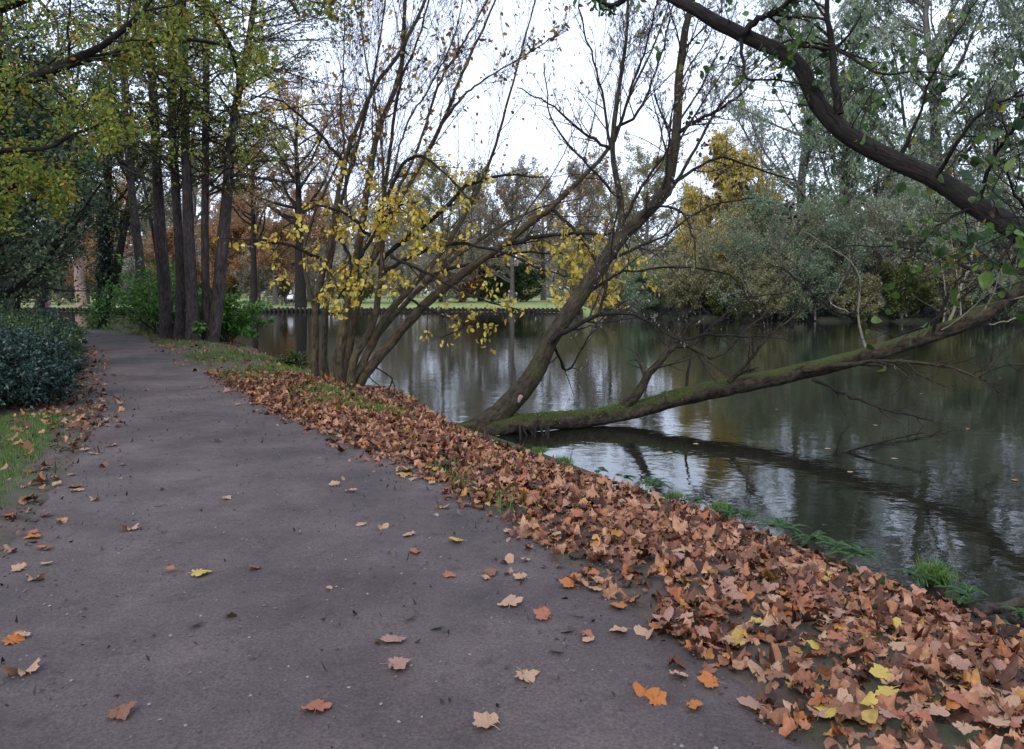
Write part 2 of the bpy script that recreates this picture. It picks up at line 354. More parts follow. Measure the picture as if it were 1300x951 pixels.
def water_mat():
    m, t, b = new_mat('pond_water')
    b.inputs['Base Color'].default_value = (.010, .010, .007, 1); b.inputs['Roughness'].default_value = .004
    b.inputs['IOR'].default_value = 1.333; b.inputs['Specular IOR Level'].default_value = 1.0
    n1 = noise(t, 1.0, 3, .5, sc=(2.6, 3.4, 1)); n2 = noise(t, 1.0, 4, .55, sc=(6.5, 9, 1)); n3 = noise(t, .12, 3, .5)
    f = ramp(t, [(.35, (.35, .35, .35)), (.65, (1, 1, 1))]); t.links.new(n3.outputs['Fac'], f.inputs[0])
    a = t.nodes.new('ShaderNodeMath'); a.operation = 'MULTIPLY_ADD'; a.inputs[1].default_value = .34
    t.links.new(n2.outputs['Fac'], a.inputs[0]); t.links.new(n1.outputs['Fac'], a.inputs[2])
    mu = t.nodes.new('ShaderNodeMath'); mu.operation = 'MULTIPLY'; t.links.new(a.outputs[0], mu.inputs[0]); t.links.new(f.outputs[0], mu.inputs[1])
    bp = t.nodes.new('ShaderNodeBump'); bp.inputs['Strength'].default_value = 1; bp.inputs['Distance'].default_value = .0055
    t.links.new(mu.outputs[0], bp.inputs['Height']); t.links.new(bp.outputs[0], b.inputs['Normal']); return m
M['water'] = water_mat()

# ------------------------------------------------------------ terrain
WATER = -.42
NEAR = np.array([(9.3, -9), (4.75, 0), (2.65, 4.5), (1.68, 6.4), (.38, 8.4), (-.9, 10.9), (-2.0, 14.1), (-4.1, 17.5), (-6.6, 21.6), (-9.2, 27), (-12.4, 31.8), (-20, 34.6), (-40, 37), (-80, 40), (-170, 42)], float)
FAR = np.array([(-170, 74), (-54, 73), (-24, 72), (0, 71.5), (5, 70), (7.5, 64), (9.5, 58), (13, 53), (20, 50), (31, 47.5), (45, 43), (65, 30), (90, 5), (110, -30)], float)
NEAR_POLY = np.vstack([NEAR, [(-170, -60), (10, -60)]]); FAR_POLY = np.vstack([FAR, [(400, -30), (400, 500), (-400, 500), (-400, 74)]])
def inside(p, poly):
    x, y = p[:, 0], p[:, 1]; c = np.zeros(len(p), bool)
    for i in range(len(poly)):
        x1, y1 = poly[i]; x2, y2 = poly[(i + 1) % len(poly)]
        k = (y1 > y) != (y2 > y)
        c ^= k & (x < (x2 - x1) * (y - y1) / ((y2 - y1) if y2 != y1 else 1e-9) + x1)
    return c
def dline(p, line):
    d = np.full(len(p), 1e9)
    for a, b in zip(line[:-1], line[1:]):
        v = b - a; t = np.clip(((p - a) @ v) / (v @ v), 0, 1); d = np.minimum(d, np.linalg.norm(p - a - t[:, None] * v, axis=1))
    return d
def ss(a, b, x): t = np.clip((x - a) / (b - a), 0, 1); return t * t * (3 - 2 * t)
def wob(x, y): return .5 * np.sin(x * 1.7 + y * .6) + .3 * np.sin(x * 4.1 - y * 3.3 + 1) + .2 * np.sin(x * 9.2 + y * 7.7)
def shore(p):
    d1 = dline(p, NEAR) * np.where(inside(p, NEAR_POLY), 1, -1); d2 = dline(p, FAR) * np.where(inside(p, FAR_POLY), 1, -1)
    return d1, d2
def H(p):
    p = np.asarray(p, float).reshape(-1, 2); d1, d2 = shore(p); x, y = p[:, 0], p[:, 1]
    d1 = d1 + .07 * wob(x * 1.3, y * 1.3)
    n = -1.3 + 1.02 * ss(-.3, .04, d1) + .28 * ss(0, 1.7, d1) + .02 * wob(x, y) * ss(0, .5, d1)
    f = -1.3 + 1.1 * ss(-.5, .05, d2) + .16 * ss(0, 4, d2) + .006 * np.clip(d2, 0, 30) + .03 * wob(x * .3, y * .3) * ss(0, 2, d2)
    rb = ss(8, 14, x) * ss(0, 12, d2) * .9
    return np.where(d1 > -2, n, np.where(d2 > -3, f + rb, -1.3))
def H1(x, y): return float(H([[x, y]])[0])

# path outline: right and left edges (x, y), near to far
PR = np.array([(3.6, -4), (1.6, 1), (1.0, 3.1), (.25, 4.8), (-.85, 6.85), (-2.35, 9.3), (-4.7, 13), (-7.3, 17.5), (-10.4, 22.8), (-13.2, 27.5), (-17, 31.2), (-24, 33), (-34, 34.3), (-60, 37)], float)
PL = np.array([(-2.6, -4), (-2.75, 1), (-2.9, 3.1), (-3.2, 4.8), (-4.0, 6.8), (-5.0, 9.2), (-7.2, 13), (-9.8, 17.8), (-13.2, 23.5), (-16.2, 27.4), (-19.5, 29.3), (-25, 30.4), (-34, 31.3), (-60, 34)], float)
PPOLY = np.vstack([PR, PL[::-1]])
def dpath(p):
    d = np.minimum(dline(p, PR), dline(p, PL)); return np.where(inside(p, PPOLY), -d, d)

def axis(parts):
    o = []
    for a, b, s in parts: o += list(np.arange(a, b, s))
    return np.array(o + [parts[-1][1]])
xs = axis([(-400, -170, 46), (-170, -60, 6), (-60, -14, 1.2), (-14, 6, .16), (6, 14, .5), (14, 60, 1.5), (60, 130, 8), (130, 400, 54)])
ys = axis([(-60, -4, 3), (-4, 18, .16), (18, 40, .35), (40, 82, 1.0), (82, 140, 5), (140, 500, 45)])
XX, YY = np.meshgrid(xs, ys); PP = np.stack([XX.ravel(), YY.ravel()], 1); ZZ = H(PP)
ZZ = ZZ - .02 * ss(.05, .2, -dpath(PP))
nx, ny = len(xs), len(ys)
i = np.arange(ny - 1)[:, None]; j = np.arange(nx - 1)[None]
q = np.stack([i * nx + j, i * nx + j + 1, (i + 1) * nx + j + 1, (i + 1) * nx + j], -1).reshape(-1, 4)
cen = PP[q].mean(1); fl = cen[:, 1] > 44; rb = fl & (cen[:, 0] > 7)
g = Geo(); V = np.column_stack([PP, ZZ]); g.add(V, q[~fl], 0); g.v.append(np.zeros((0, 3)))
g.f.append(q[fl & ~rb]); g.m.append(1); g.f.append(q[rb]); g.m.append(2); 
tag(g.build('ground', [M['soil'], M['lawn'], M['farsoil']]), kind='structure')
# path strip
n_l, n_w = 420, 36
def resamp(L_, n): return smooth_line(np.column_stack([L_, np.zeros(len(L_))]), n)[:, :2]
# same arc parameter on both sides so that the strips pair up
def pair(A, B, n):
    m = (A + B) / 2; d = np.concatenate([[0], np.cumsum(np.linalg.norm(np.diff(m, axis=0), axis=1))]); t = np.linspace(0, d[-1] ** .6, n) ** (1 / .6)
    return np.stack([np.interp(t, d, A[:, k]) for k in (0, 1)], 1), np.stack([np.interp(t, d, B[:, k]) for k in (0, 1)], 1)
a, b = pair(PR, PL, n_l)
s = np.arange(n_l)[:, None]
u = np.linspace(-.02, 1.02, n_w)[None, :, None]
pts = a[:, None] * (1 - u) + b[:, None] * u
px_ = pts.reshape(-1, 2); dd = -dpath(px_)
z = H(px_) + .012 - .05 * ss(.12, -.1, dd + .05 * wob(px_[:, 0] * 3, px_[:, 1] * 3)) + .006 * wob(px_[:, 0] * 1.2, px_[:, 1] * .8)
i = np.arange(n_l - 1)[:, None]; j = np.arange(n_w - 1)[None]
q = np.stack([i * n_w + j, i * n_w + j + 1, (i + 1) * n_w + j + 1, (i + 1) * n_w + j], -1).reshape(-1, 4)
tag(Geo().add(np.column_stack([px_, z]), q).build('path', M['path']), kind='structure')
# water
Wp = np.array([(-170, -40, WATER), (130, -40, WATER), (130, 84, WATER), (-170, 84, WATER)])
tag(Geo().add(Wp, [[0, 1, 2, 3]]).build('water', M['water']), kind='structure')

# ------------------------------------------------------------ generic trees
def add_tree(name, label, cat, base, pts, rad, levels, bark, leaf=None, group=None, seed=0, trunk_n=12, trunk_K=20, twigm=None, wood_levels=1, extra_stems=(), zoff=-.12, lump=.07):
    """pts: trunk polyline (world), rad: radii along it; levels: list of dicts for grow(); leaf: dict(mat, tpl, n, size, ...)"""
    rng = np.random.default_rng(seed)
    root = empty(name, base, label, cat, group)
    stems = [(pts, rad)] + list(extra_stems); cur = []
    for sp, sr in stems:
        c = smooth_line(np.column_stack([sp, sr]), trunk_K)
        c[:, :3] += 0
        Geo_ = Geo(); tubes(Geo_, c[:, :3], np.maximum(c[:, 3], .004), trunk_n, rng, lump)
        Geo_.build('trunk', bark, root); cur.append(c)
    C = np.stack([c[:, :3] for c in cur]); Rr = np.stack([np.maximum(c[:, 3], .004) for c in cur])
    wood, tw = Geo(), Geo(); allc = []
    for li, lv in enumerate(levels):
        lv = dict(lv); C, Rr = grow(C, Rr, rng=rng, **lv)
        tubes(wood if li < wood_levels else tw, C, Rr, 6 if li == 0 else (4 if li == 1 else 3), rng)
        allc.append(C)
    if wood.n: wood.build('limb_framework', bark, root)
    if tw.n: tag(tw.build('twigs', twigm or M['twig'], root), kind='stuff')
    if leaf:
        ls = leaf if isinstance(leaf, list) else [leaf]
        for lf in ls:
            lg = Geo(); Cs = allc[lf.get('lev', -1)]
            if lf.get('mask') is not None: Cs = Cs[lf['mask'](Cs.mean(1))]
            if not len(Cs): continue
            pos = along(Cs, lf['n'], rng, jit=lf.get('jit', .05))
            if lf.get('keep'): pos = pos[rng.uniform(size=len(pos)) < lf['keep']]
            n = len(pos); fr = hang(n, rng, lf.get('sp', .8)) if lf.get('hang') else frames(n, rng)
            leaves(lg, lf['tpl'], pos, fr, lf['size'] * rng.uniform(.6, 1.25, n), rng, lf.get('curl', 0))
            tag(lg.build('foliage', lf['mat'], root), kind='stuff')
    return root

def std_tree(name, label, cat, x, y, h, r, kind, leafmat_=None, seed=0, lean=(0, 0), group=None, bark=None, scale=1.0, leafn=None, size=None, density=1.0, crown0=.3):
    rng = np.random.default_rng(seed + 1000); z0 = H1(x, y) - .15
    t = np.linspace(0, 1, 6)
    pts = np.column_stack([x + lean[0] * t + rng.normal(0, .012 * h, 6) * t, y + lean[1] * t + rng.normal(0, .012 * h, 6) * t, z0 + h * t])
    rad = r * np.array([1.25, .95, .8, .6, .38, .1])
    bark = bark or M['bark_far']; n1 = int(26 * density)
    if kind == 'bare':
        lv = [dict(n=n1, t0=crown0, t1=1, ang=1.0, ln=.58, K=8, wob=.13, trop=.08, rr=.5, fall=.6, rmin=.014),
              dict(n=9, t0=.15, ang=.6, ln=.42, K=6, wob=.14, trop=.05, rr=.5, rmin=.009),
              dict(n=8, t0=.1, ang=.6, ln=.42, K=4, wob=.16, trop=.03, rr=.5, rmin=.007)]
        lf = dict(mat=leafmat_, tpl=T_rhomb(.34), n=leafn, size=size, jit=.15) if leafn else None
    elif kind == 'round':
        lv = [dict(n=n1, t0=crown0, t1=1, ang=1.0, ln=.50, K=8, wob=.14, trop=.06, rr=.5, fall=.55, rmin=.012),
              dict(n=9, t0=.15, ang=.7, ln=.42, K=5, wob=.18, trop=.03, rr=.5, rmin=.008),
              dict(n=7, t0=.1, ang=.7, ln=.42, K=4, wob=.2, trop=0, rr=.5, rmin=.006)]
        lf = dict(mat=leafmat_, tpl=T_rhomb(.36), n=leafn or 12, size=size or .16, jit=.18)
    elif kind == 'willow':
        lv = [dict(n=n1, t0=crown0, t1=1, ang=.85, ln=.46, K=8, wob=.13, trop=.10, rr=.4, fall=.45, rmin=.012),
              dict(n=9, t0=.2, ang=.7, ln=.38, K=6, wob=.15, trop=.02, droop=.35, rr=.5, rmin=.008),
              dict(n=9, t0=.1, ang=.8, ln=.5, K=5, wob=.1, trop=-.25, droop=.6, rr=.4, rmin=.005)]
        lf = dict(mat=leafmat_, tpl=T_rhomb(.2), n=leafn or 14, size=size or .26, hang=True, sp=.55, jit=.12)
    elif kind == 'conifer':
        lv = [dict(n=int(60 * density), t0=.19, t1=.98, ang=1.35, ln=.26, K=6, wob=.08, trop=-.02, rr=.35, fall=.85, rmin=.01),
              dict(n=10, t0=.1, ang=.9, ln=.4, K=4, wob=.12, trop=-.12, rr=.5, rmin=.006),
              dict(n=4, t0=.1, ang=.8, ln=.5, K=4, wob=.12, trop=-.15, rr=.5, rmin=.005)]
        lf = dict(mat=leafmat_, tpl=T_rhomb(.26), n=leafn or 9, size=size or .2, hang=True, sp=.8, jit=.1)
    elif kind == 'shrub':
        lv = [dict(n=int(24 * density), t0=.02, t1=.9, ang=.9, ln=.85, K=7, wob=.16, trop=.06, rr=.6, fall=.3, rmin=.012),
              dict(n=8, t0=.12, ang=.7, ln=.42, K=5, wob=.2, trop=.02, droop=.1, rr=.5, rmin=.008),
              dict(n=7, t0=.1, ang=.7, ln=.42, K=4, wob=.2, trop=0, rr=.5, rmin=.006)]
        lf = dict(mat=leafmat_, tpl=T_rhomb(.32), n=leafn or 8, size=size or .14, jit=.1) if leafn != 0 else None
    return add_tree(name, label, cat, (x, y, z0), pts, rad, lv, bark, lf, group, seed, trunk_n=9, trunk_K=14, twigm=M['twig'] if kind not in ('bare', 'shrub') else M['twig_pale'])

def wx(px, Y): return (px - CX) / F * Y
# ---- far side of the pond
BG = [
 # name, label, px, Y, h, r, kind, mat, extra
 ('tall_willow', 'tallest grey green willow on the far bank, at the right edge', 1330, 56, 29, .5, 'willow', 'willowleaf', dict(density=1.4, leafn=13, size=.30, crown0=.14)),
 ('tall_willow', 'tall feathery grey green willow standing behind the mossy fallen trunk tip', 1180, 60, 28, .5, 'willow', 'willowleaf', dict(density=1.4, leafn=13, size=.30, crown0=.14)),
 ('tall_willow', 'airy tall willow left of the feathery one, its top over the arching bough', 1015, 66, 26, .4, 'willow', 'willowleaf', dict(density=1.1, leafn=9, size=.28, crown0=.3)),
 ('tall_willow', 'darker blue green willow beside the golden autumn tree', 1068, 58, 18, .45, 'willow', 'willowdark', dict(density=1.2, leafn=10, size=.28, crown0=.1)),
 ('tall_willow', 'pale willow filling the far right bank past the frame edge', 1500, 50, 24, .5, 'willow', 'willowleaf', dict(density=1.1, leafn=11, size=.36, crown0=.1)),
 ('larch_tree', 'orange yellow feathery larch on the far bank', 932, 64, 10.8, .26, 'willow', 'larch', dict(leafn=14, size=.25, density=1.7, crown0=.05)),
 ('larch_tree', 'thin paler golden larch behind the leaning trunk', 888, 68, 8.2, .22, 'willow', 'larch', dict(leafn=8, size=.24, density=1.4, crown0=.08)),
 ('bare_tree', 'grey bare tree behind the golden larch', 965, 84, 17, .3, 'bare', 'greyleaf', dict(leafn=3, size=.2)),
 ('bare_tree', 'bare twiggy tree on the far lawn right of the dark bushes', 775, 92, 14.5, .3, 'bare', 'greyleaf', dict(leafn=3, size=.22)),
 ('bare_tree', 'hazy bare tree behind the far lawn above the dark bushes', 690, 108, 14.5, .35, 'bare', 'greyleaf', dict(leafn=4, size=.25)),
 ('bare_tree', 'olive tinged bare tree behind the far lawn', 610, 100, 15, .35, 'bare', 'scrub', dict(leafn=4, size=.25)),
 ('bare_tree', 'grey bare tree seen between the yellow leaved stems', 520, 104, 17, .35, 'bare', 'greyleaf', dict(leafn=4, size=.25)),
 ('beech_tree', 'rust brown beech across the pond, left of the yellow leaved stems', 395, 96, 12.5, .4, 'round', 'beech', dict(leafn=8, size=.26)),
 ('beech_tree', 'wide orange beech behind the far lawn beside the alder group', 322, 90, 12, .4, 'round', 'beech', dict(leafn=8, size=.24)),
 ('beech_tree', 'small orange beech low behind the distant bench', 350, 82, 8, .25, 'round', 'beech', dict(leafn=5, size=.2)),
 ('bare_tree', 'tall bare tree rising behind the orange beech', 440, 112, 24, .4, 'bare', 'greyleaf', dict(leafn=3, size=.25)),
 ('bare_tree', 'tall bare tree behind the alder group', 250, 100, 25, .4, 'bare', 'scrub', dict(leafn=6, size=.25)),
 ('bare_tree', 'olive bare tree beyond the water left of the ivy trunk', 60, 98, 22, .4, 'bare', 'scrub', dict(leafn=6, size=.25)),
 ('beech_tree', 'faded orange tree beyond the ivy clad trunk', 150, 92, 13, .35, 'round', 'beech', dict(leafn=4, size=.22)),
 ('bare_tree', 'far bare tree between ivy trunk and alder group', 195, 110, 20, .4, 'bare', 'greyleaf', dict(leafn=6, size=.25)),
 ('waterside_shrub', 'olive twiggy willow shrub on the bank below the golden larch', 850, 60, 3.2, .14, 'shrub', 'scrub', dict(leafn=6, density=1.3)),
 ('waterside_shrub', 'tall olive shrub at the water corner behind the leaning trunk', 800, 68, 4.2, .16, 'shrub', 'scrub', dict(leafn=5, density=1.3)),
 ('waterside_shrub', 'tangled green shrub overhanging the far waterline', 960, 53, 4.6, .14, 'shrub', 'willowdark', dict(leafn=7, density=1.4)),
 ('waterside_shrub', 'dense green shrub on the far waterline under the tall willows', 1060, 51.5, 5.2, .15, 'shrub', 'willowdark', dict(leafn=15, density=1.6)),
 ('waterside_shrub', 'broad grey green shrub at the far waterline right of the tangled one', 1160, 50.5, 5.6, .15, 'shrub', 'willowleaf', dict(leafn=15, density=1.6)),
 ('waterside_shrub', 'dark shrub at the far waterline near the right edge', 1260, 49.5, 6.2, .16, 'shrub', 'willowdark', dict(leafn=15, density=1.6)),
 ('waterside_shrub', 'pale shrub at the right end of the far waterline', 1360, 47.5, 6.5, .16, 'shrub', 'willowleaf', dict(leafn=8, density=1.3)),
 ('waterside_shrub', 'tall grey green bush behind the far waterline, left of the willows', 985, 60, 4.5, .16, 'shrub', 'scrub', dict(leafn=12, density=1.6)),
 ('waterside_shrub', 'tall grey green thicket below the darker blue green willow', 1010, 58, 6.5, .16, 'shrub', 'willowdark', dict(leafn=14, density=1.6, size=.18)),
 ('waterside_shrub', 'tall pale thicket between the darker willow and the feathery one', 1110, 57, 7, .16, 'shrub', 'willowleaf', dict(leafn=14, density=1.6, size=.18)),
 ('waterside_shrub', 'tall thicket right of the feathery willow stem', 1215, 56, 7.5, .16, 'shrub', 'willowdark', dict(leafn=14, density=1.6, size=.18)),
 ('waterside_shrub', 'tall thicket at the far bank by the right edge', 1310, 54, 7.5, .16, 'shrub', 'willowleaf', dict(leafn=14, density=1.6, size=.18)),
 ('waterside_shrub', 'dark thicket closing the bank behind the right edge', 1420, 54, 9, .16, 'shrub', 'willowdark', dict(leafn=14, density=1.6, size=.18)),
 ('waterside_shrub', 'low bramble like bush under the golden larch', 890, 55.5, 3, .1, 'shrub', 'scrub', dict(leafn=14, density=1.5)),
 ('waterside_shrub', 'low bush right at the far water edge left of the brambles', 820, 62, 3, .1, 'shrub', 'willowdark', dict(leafn=12, density=1.5)),
 ('dark_bush','dark evergreen bush on the far lawn, left of the pair', 625, 96, 3.6, .14, 'shrub', 'evergreen', dict(leafn=16, density=1.5, size=.24)),
 ('dark_bush', 'dark evergreen bush on the far lawn, right of the pair', 668, 97, 3.2, .14, 'shrub', 'evergreen', dict(leafn=16, density=1.5, size=.24)),
 ('grey_shrub', 'grey leafless shrub behind the distant seated pair', 410, 86, 4.5, .12, 'shrub', 'greyleaf', dict(leafn=6, size=.2)),
 ('grey_shrub', 'grey leafless shrub behind the distant empty bench', 330, 86, 3.6, .12, 'shrub', 'greyleaf', dict(leafn=6, size=.2)),
 ('grey_shrub', 'brown shrub on the far lawn behind the clump of yellow leaved stems', 500, 90, 5, .12, 'shrub', 'greyleaf', dict(leafn=6, size=.22)),
 ('grey_shrub', 'brownish shrub on the far lawn left of the dark bushes', 565, 92, 4.6, .12, 'shrub', 'greyleaf', dict(leafn=6, size=.22)),
 ('grey_shrub', 'brownish shrub on the far lawn right of the dark bushes', 730, 90, 4.8, .12, 'shrub', 'scrub', dict(leafn=6, size=.22)),
 ('grey_shrub', 'low grey shrub beyond the water behind the two left trunks', 165, 84, 3.2, .12, 'shrub', 'greyleaf', dict(leafn=6, size=.2)),
 ('grey_shrub', 'low grey shrub beyond the water left of the redwood trunk', 60, 84, 4.2, .12, 'shrub', 'greyleaf', dict(leafn=7, size=.2)),
]
ORD = ['first', 'second', 'third', 'fourth', 'fifth', 'sixth', 'seventh', 'eighth', 'ninth', 'tenth', 'eleventh']
for k_, px_b in enumerate((775, 822, 872, 925, 980, 1035, 1090, 1145, 1200, 1258, 1320)):
    for Y_b in np.arange(45, 75, .2):
        if shore(np.array([[wx(px_b, Y_b), Y_b]]))[1][0] > .1: break
    BG.append(('bramble_bush', f'low tangled bush overhanging the far right waterline, {ORD[k_]} from the left', px_b, float(Y_b), 2.1 + .5 * (k_ % 3), .06, 'shrub', ['scrub', 'willowdark', 'scrub', 'oakgreen'][k_ % 4], dict(leafn=12, density=1.5, size=.13)))
for px_b, Y_b, h_b, l_b in ((560, 96, 15.5, 'fine twigged grey tree behind the lawn, just right of the yellow leaves'), (650, 92, 14, 'fine twigged grey tree right above the dark bushes'), (735, 98, 15.5, 'fine twigged brownish tree right of the dark bushes'), (820, 86, 14, 'fine twigged tree between the leaning trunk and the golden larch')):
    BG.append(('bare_tree', l_b, px_b, Y_b, h_b, .28, 'bare', 'scrub' if px_b in (560, 820) else 'greyleaf', dict(leafn=7, size=.22, density=1.3, crown0=.15)))
for px_b, h_b, l_b in ((112, 8, 'low rust leaved beech beyond the water, just right of the redwood trunk'), (214, 7.5, 'rust leaved beech seen between the alder trunks'), (285, 8.5, 'rust leaved beech right behind the rightmost alder')):
    BG.append(('beech_tree', l_b, px_b, 86, h_b, .22, 'round', 'beech', dict(leafn=10, size=.22, crown0=.15)))
for k_, px_b in enumerate((-60, -10, 35, 90, 130, 215, 262, 292, 362, 450, 590)):
    BG.append(('grey_shrub', f'dull shrub in the row at the back of the far lawn, {ORD[k_]} from the left', px_b, 92 + 3 * (k_ % 3), 3.4 + .7 * (k_ % 3), .1, 'shrub', ['greyleaf', 'scrub', 'beech', 'greyleaf'][k_ % 4], dict(leafn=12, size=.24, density=1.2)))
for px_b, h_b, l_b in ((900, 5.0, 'leafless tangled shrub on the far bank under the golden larch'), (990, 6.0, 'leafless tangled shrub on the far bank left of the pale willow bushes'), (1090, 6.5, 'leafless tangled shrub at the far waterline behind the upright pale branch'), (1170, 6.0, 'leafless tangled shrub at the far waterline under the feathery willow'), (1250, 7, 'leafless tangled shrub at the far waterline near the right edge')):
    BG.append(('bare_shrub', l_b, px_b, 51.8 if px_b < 950 and False else (55 if px_b < 950 else 51.5), h_b, .1, 'shrub', 'scrub', dict(leafn=1, size=.14, density=1.5)))
for k, (nm, lb, px, Y, h, r, kd, mt, ex) in enumerate(BG):
    cat = {'waterside_shrub': 'shrub', 'dark_bush': 'bush', 'bramble_bush': 'bush', 'bare_shrub': 'shrub', 'grey_shrub': 'shrub'}.get(nm, 'tree')
    std_tree(nm, lb, cat, wx(px, Y), Y, h, r, kd, M[mt], seed=k + 11, **ex)
# far wood closing the view behind everything: reads as one mass
rng = np.random.default_rng(77); gm, gl = Geo(), Geo()
tb = []
for px in np.arange(-700, 2300, 16):
    Y = rng.uniform(150, 200); x = wx(px, Y); hh = rng.uniform(12, 19) * (1.0 if px < 560 or px > 900 else .72)
    tb.append(np.array([(x + rng.normal(0, .4) * t, Y, .6 + hh * t) for t in np.linspace(0, 1, 6)]))
tb = np.array(tb); tr_ = np.tile(np.linspace(.3, .05, 6), (len(tb), 1)); tubes(gm, tb, tr_, 5)
C1, R1 = grow(tb, tr_, 16, rng, t0=.12, ang=.8, ln=.4, K=5, trop=.05, rmin=.03); tubes(gm, C1, R1, 3)
C2, R2 = grow(C1, R1, 6, rng, t0=.1, ang=.7, ln=.5, K=4, rmin=.02); tubes(gm, C2, R2, 3)
pos = along(C2, 9, rng, jit=.6); nn_ = 60000; ux = rng.uniform(-170, 320, nn_); uy = rng.uniform(135, 160, nn_) + 3 * np.sin(ux * .3); uz = rng.uniform(0, 1, nn_) * (8 + 2.2 * np.sin(ux * .11) + 1.3 * np.sin(ux * .37 + 1)); pos = np.concatenate([pos, np.column_stack([ux, uy, .8 + uz])]); leaves(gl, T_rhomb(.4), pos, frames(len(pos), rng), .9 * rng.uniform(.5, 1.2, len(pos)))
wr = tag(gm.build('distant_wood', M['bark_far']), 'hazy grey brown wood closing the view behind the far lawn', 'woodland', kind='stuff')
gl.build('foliage', M['greyleaf'], wr)

# redwood across the water at left
x, Y = wx(103, 76), 76
rw = std_tree('redwood_tree', 'pale reddish trunk of a conifer beyond the water at far left', 'tree', x, Y, 20, .46, 'conifer', M['evergreen'], seed=300, bark=M['bark_redwood'], leafn=6, density=.8, size=.25)
# large dark ivy trunk on the far lawn
std_tree('park_tree', 'thick dark trunked tree on the far lawn beside the seated pair', 'tree', wx(382, 74.5), 74.5, 19, .48, 'bare', M['beech'], seed=301, bark=M['bark_dark'], leafn=5, size=.18, crown0=.4)
std_tree('park_tree', 'slimmer dark tree on the far lawn left of the distant bench', 'tree', wx(323, 78), 78, 17, .3, 'bare', M['beech'], seed=302, bark=M['bark_dark'], leafn=6, size=.2, crown0=.35)

# ---- far bank timber edging
rv = empty('timber_revetment', (-15, 71.6, -.3), 'dark row of wooden pilings holding the edge of the far lawn', 'bank edging')
rng = np.random.default_rng(4)
g = Geo(); ln = FAR[(FAR[:, 0] > -60) & (FAR[:, 0] < 7)]
ln = np.vstack([[(-54, 73)], ln[1:]]) if len(ln) else ln
tt = np.linspace(0, 1, 150); xs_ = np.interp(tt, [0, 1], [-54, 6.0]); ysh = np.interp(xs_, FAR[:6, 0], FAR[:6, 1])
base = np.stack([np.column_stack([xs_, ysh - .35, np.full(150, -.9)]), np.column_stack([xs_, ysh - .35, np.full(150, -.02)])], 1)
gp = Geo(); 
order = np.argsort(np.abs(xs_ + 17)); main = order[:96]; rest = order[96:]
for k in main:
    h_ = rng.uniform(-.06, .05); c = base[k].copy(); c[1, 2] += h_
    tubes(Geo_ := Geo(), c, np.array([.13, .12]), 8, cap=True); Geo_.build('post', M['piling'], rv)
for k in rest: tubes(gp, base[k], np.array([.13, .12]), 8, cap=True)
tag(gp.build('outer_posts', M['piling'], rv), kind='stuff')
c = np.column_stack([np.linspace(-54, 6, 40), np.interp(np.linspace(-54, 6, 40), FAR[:6, 0], FAR[:6, 1]) - .18, np.full(40, -.25)])
tubes(g, c, np.full(40, .16), 6); g.build('waling', M['piling'], rv)

# ------------------------------------------------------------ people and benches
def skin(name, vs, es, rs, mat, parent=None, root=0):
    me = bpy.data.meshes.new(name); me.from_pydata([tuple(map(float, v)) for v in vs], es, []); me.materials.append(mat)
    o = bpy.data.objects.new(name, me); col.objects.link(o)
    if parent: o.parent = parent
    me.skin_vertices.new() if hasattr(me.skin_vertices, 'new') and not len(me.skin_vertices) else None
    m = o.modifiers.new('Skin', 'SKIN')
    sv = me.skin_vertices[0].data
    for i_, r_ in enumerate(rs): sv[i_].radius = (r_, r_); sv[i_].use_root = (i_ == root)
    s_ = o.modifiers.new('Sub', 'SUBSURF'); s_.levels = 1; s_.render_levels = 2
    return o
skinm = flat('skin', (.42, .25, .19), .6, .1); coat = flat('dark_coat', (.018, .02, .03), .8); jeans = flat('dark_trousers', (.02, .024, .035), .8)
bluec = flat('blue_coat', (.05, .08, .16), .8); white = flat('white_cap', (.8, .8, .8), .7, .05); hairm = flat('dark_hair', (.02, .015, .012), .7); shoe = flat('shoe', (.02, .02, .02), .6)
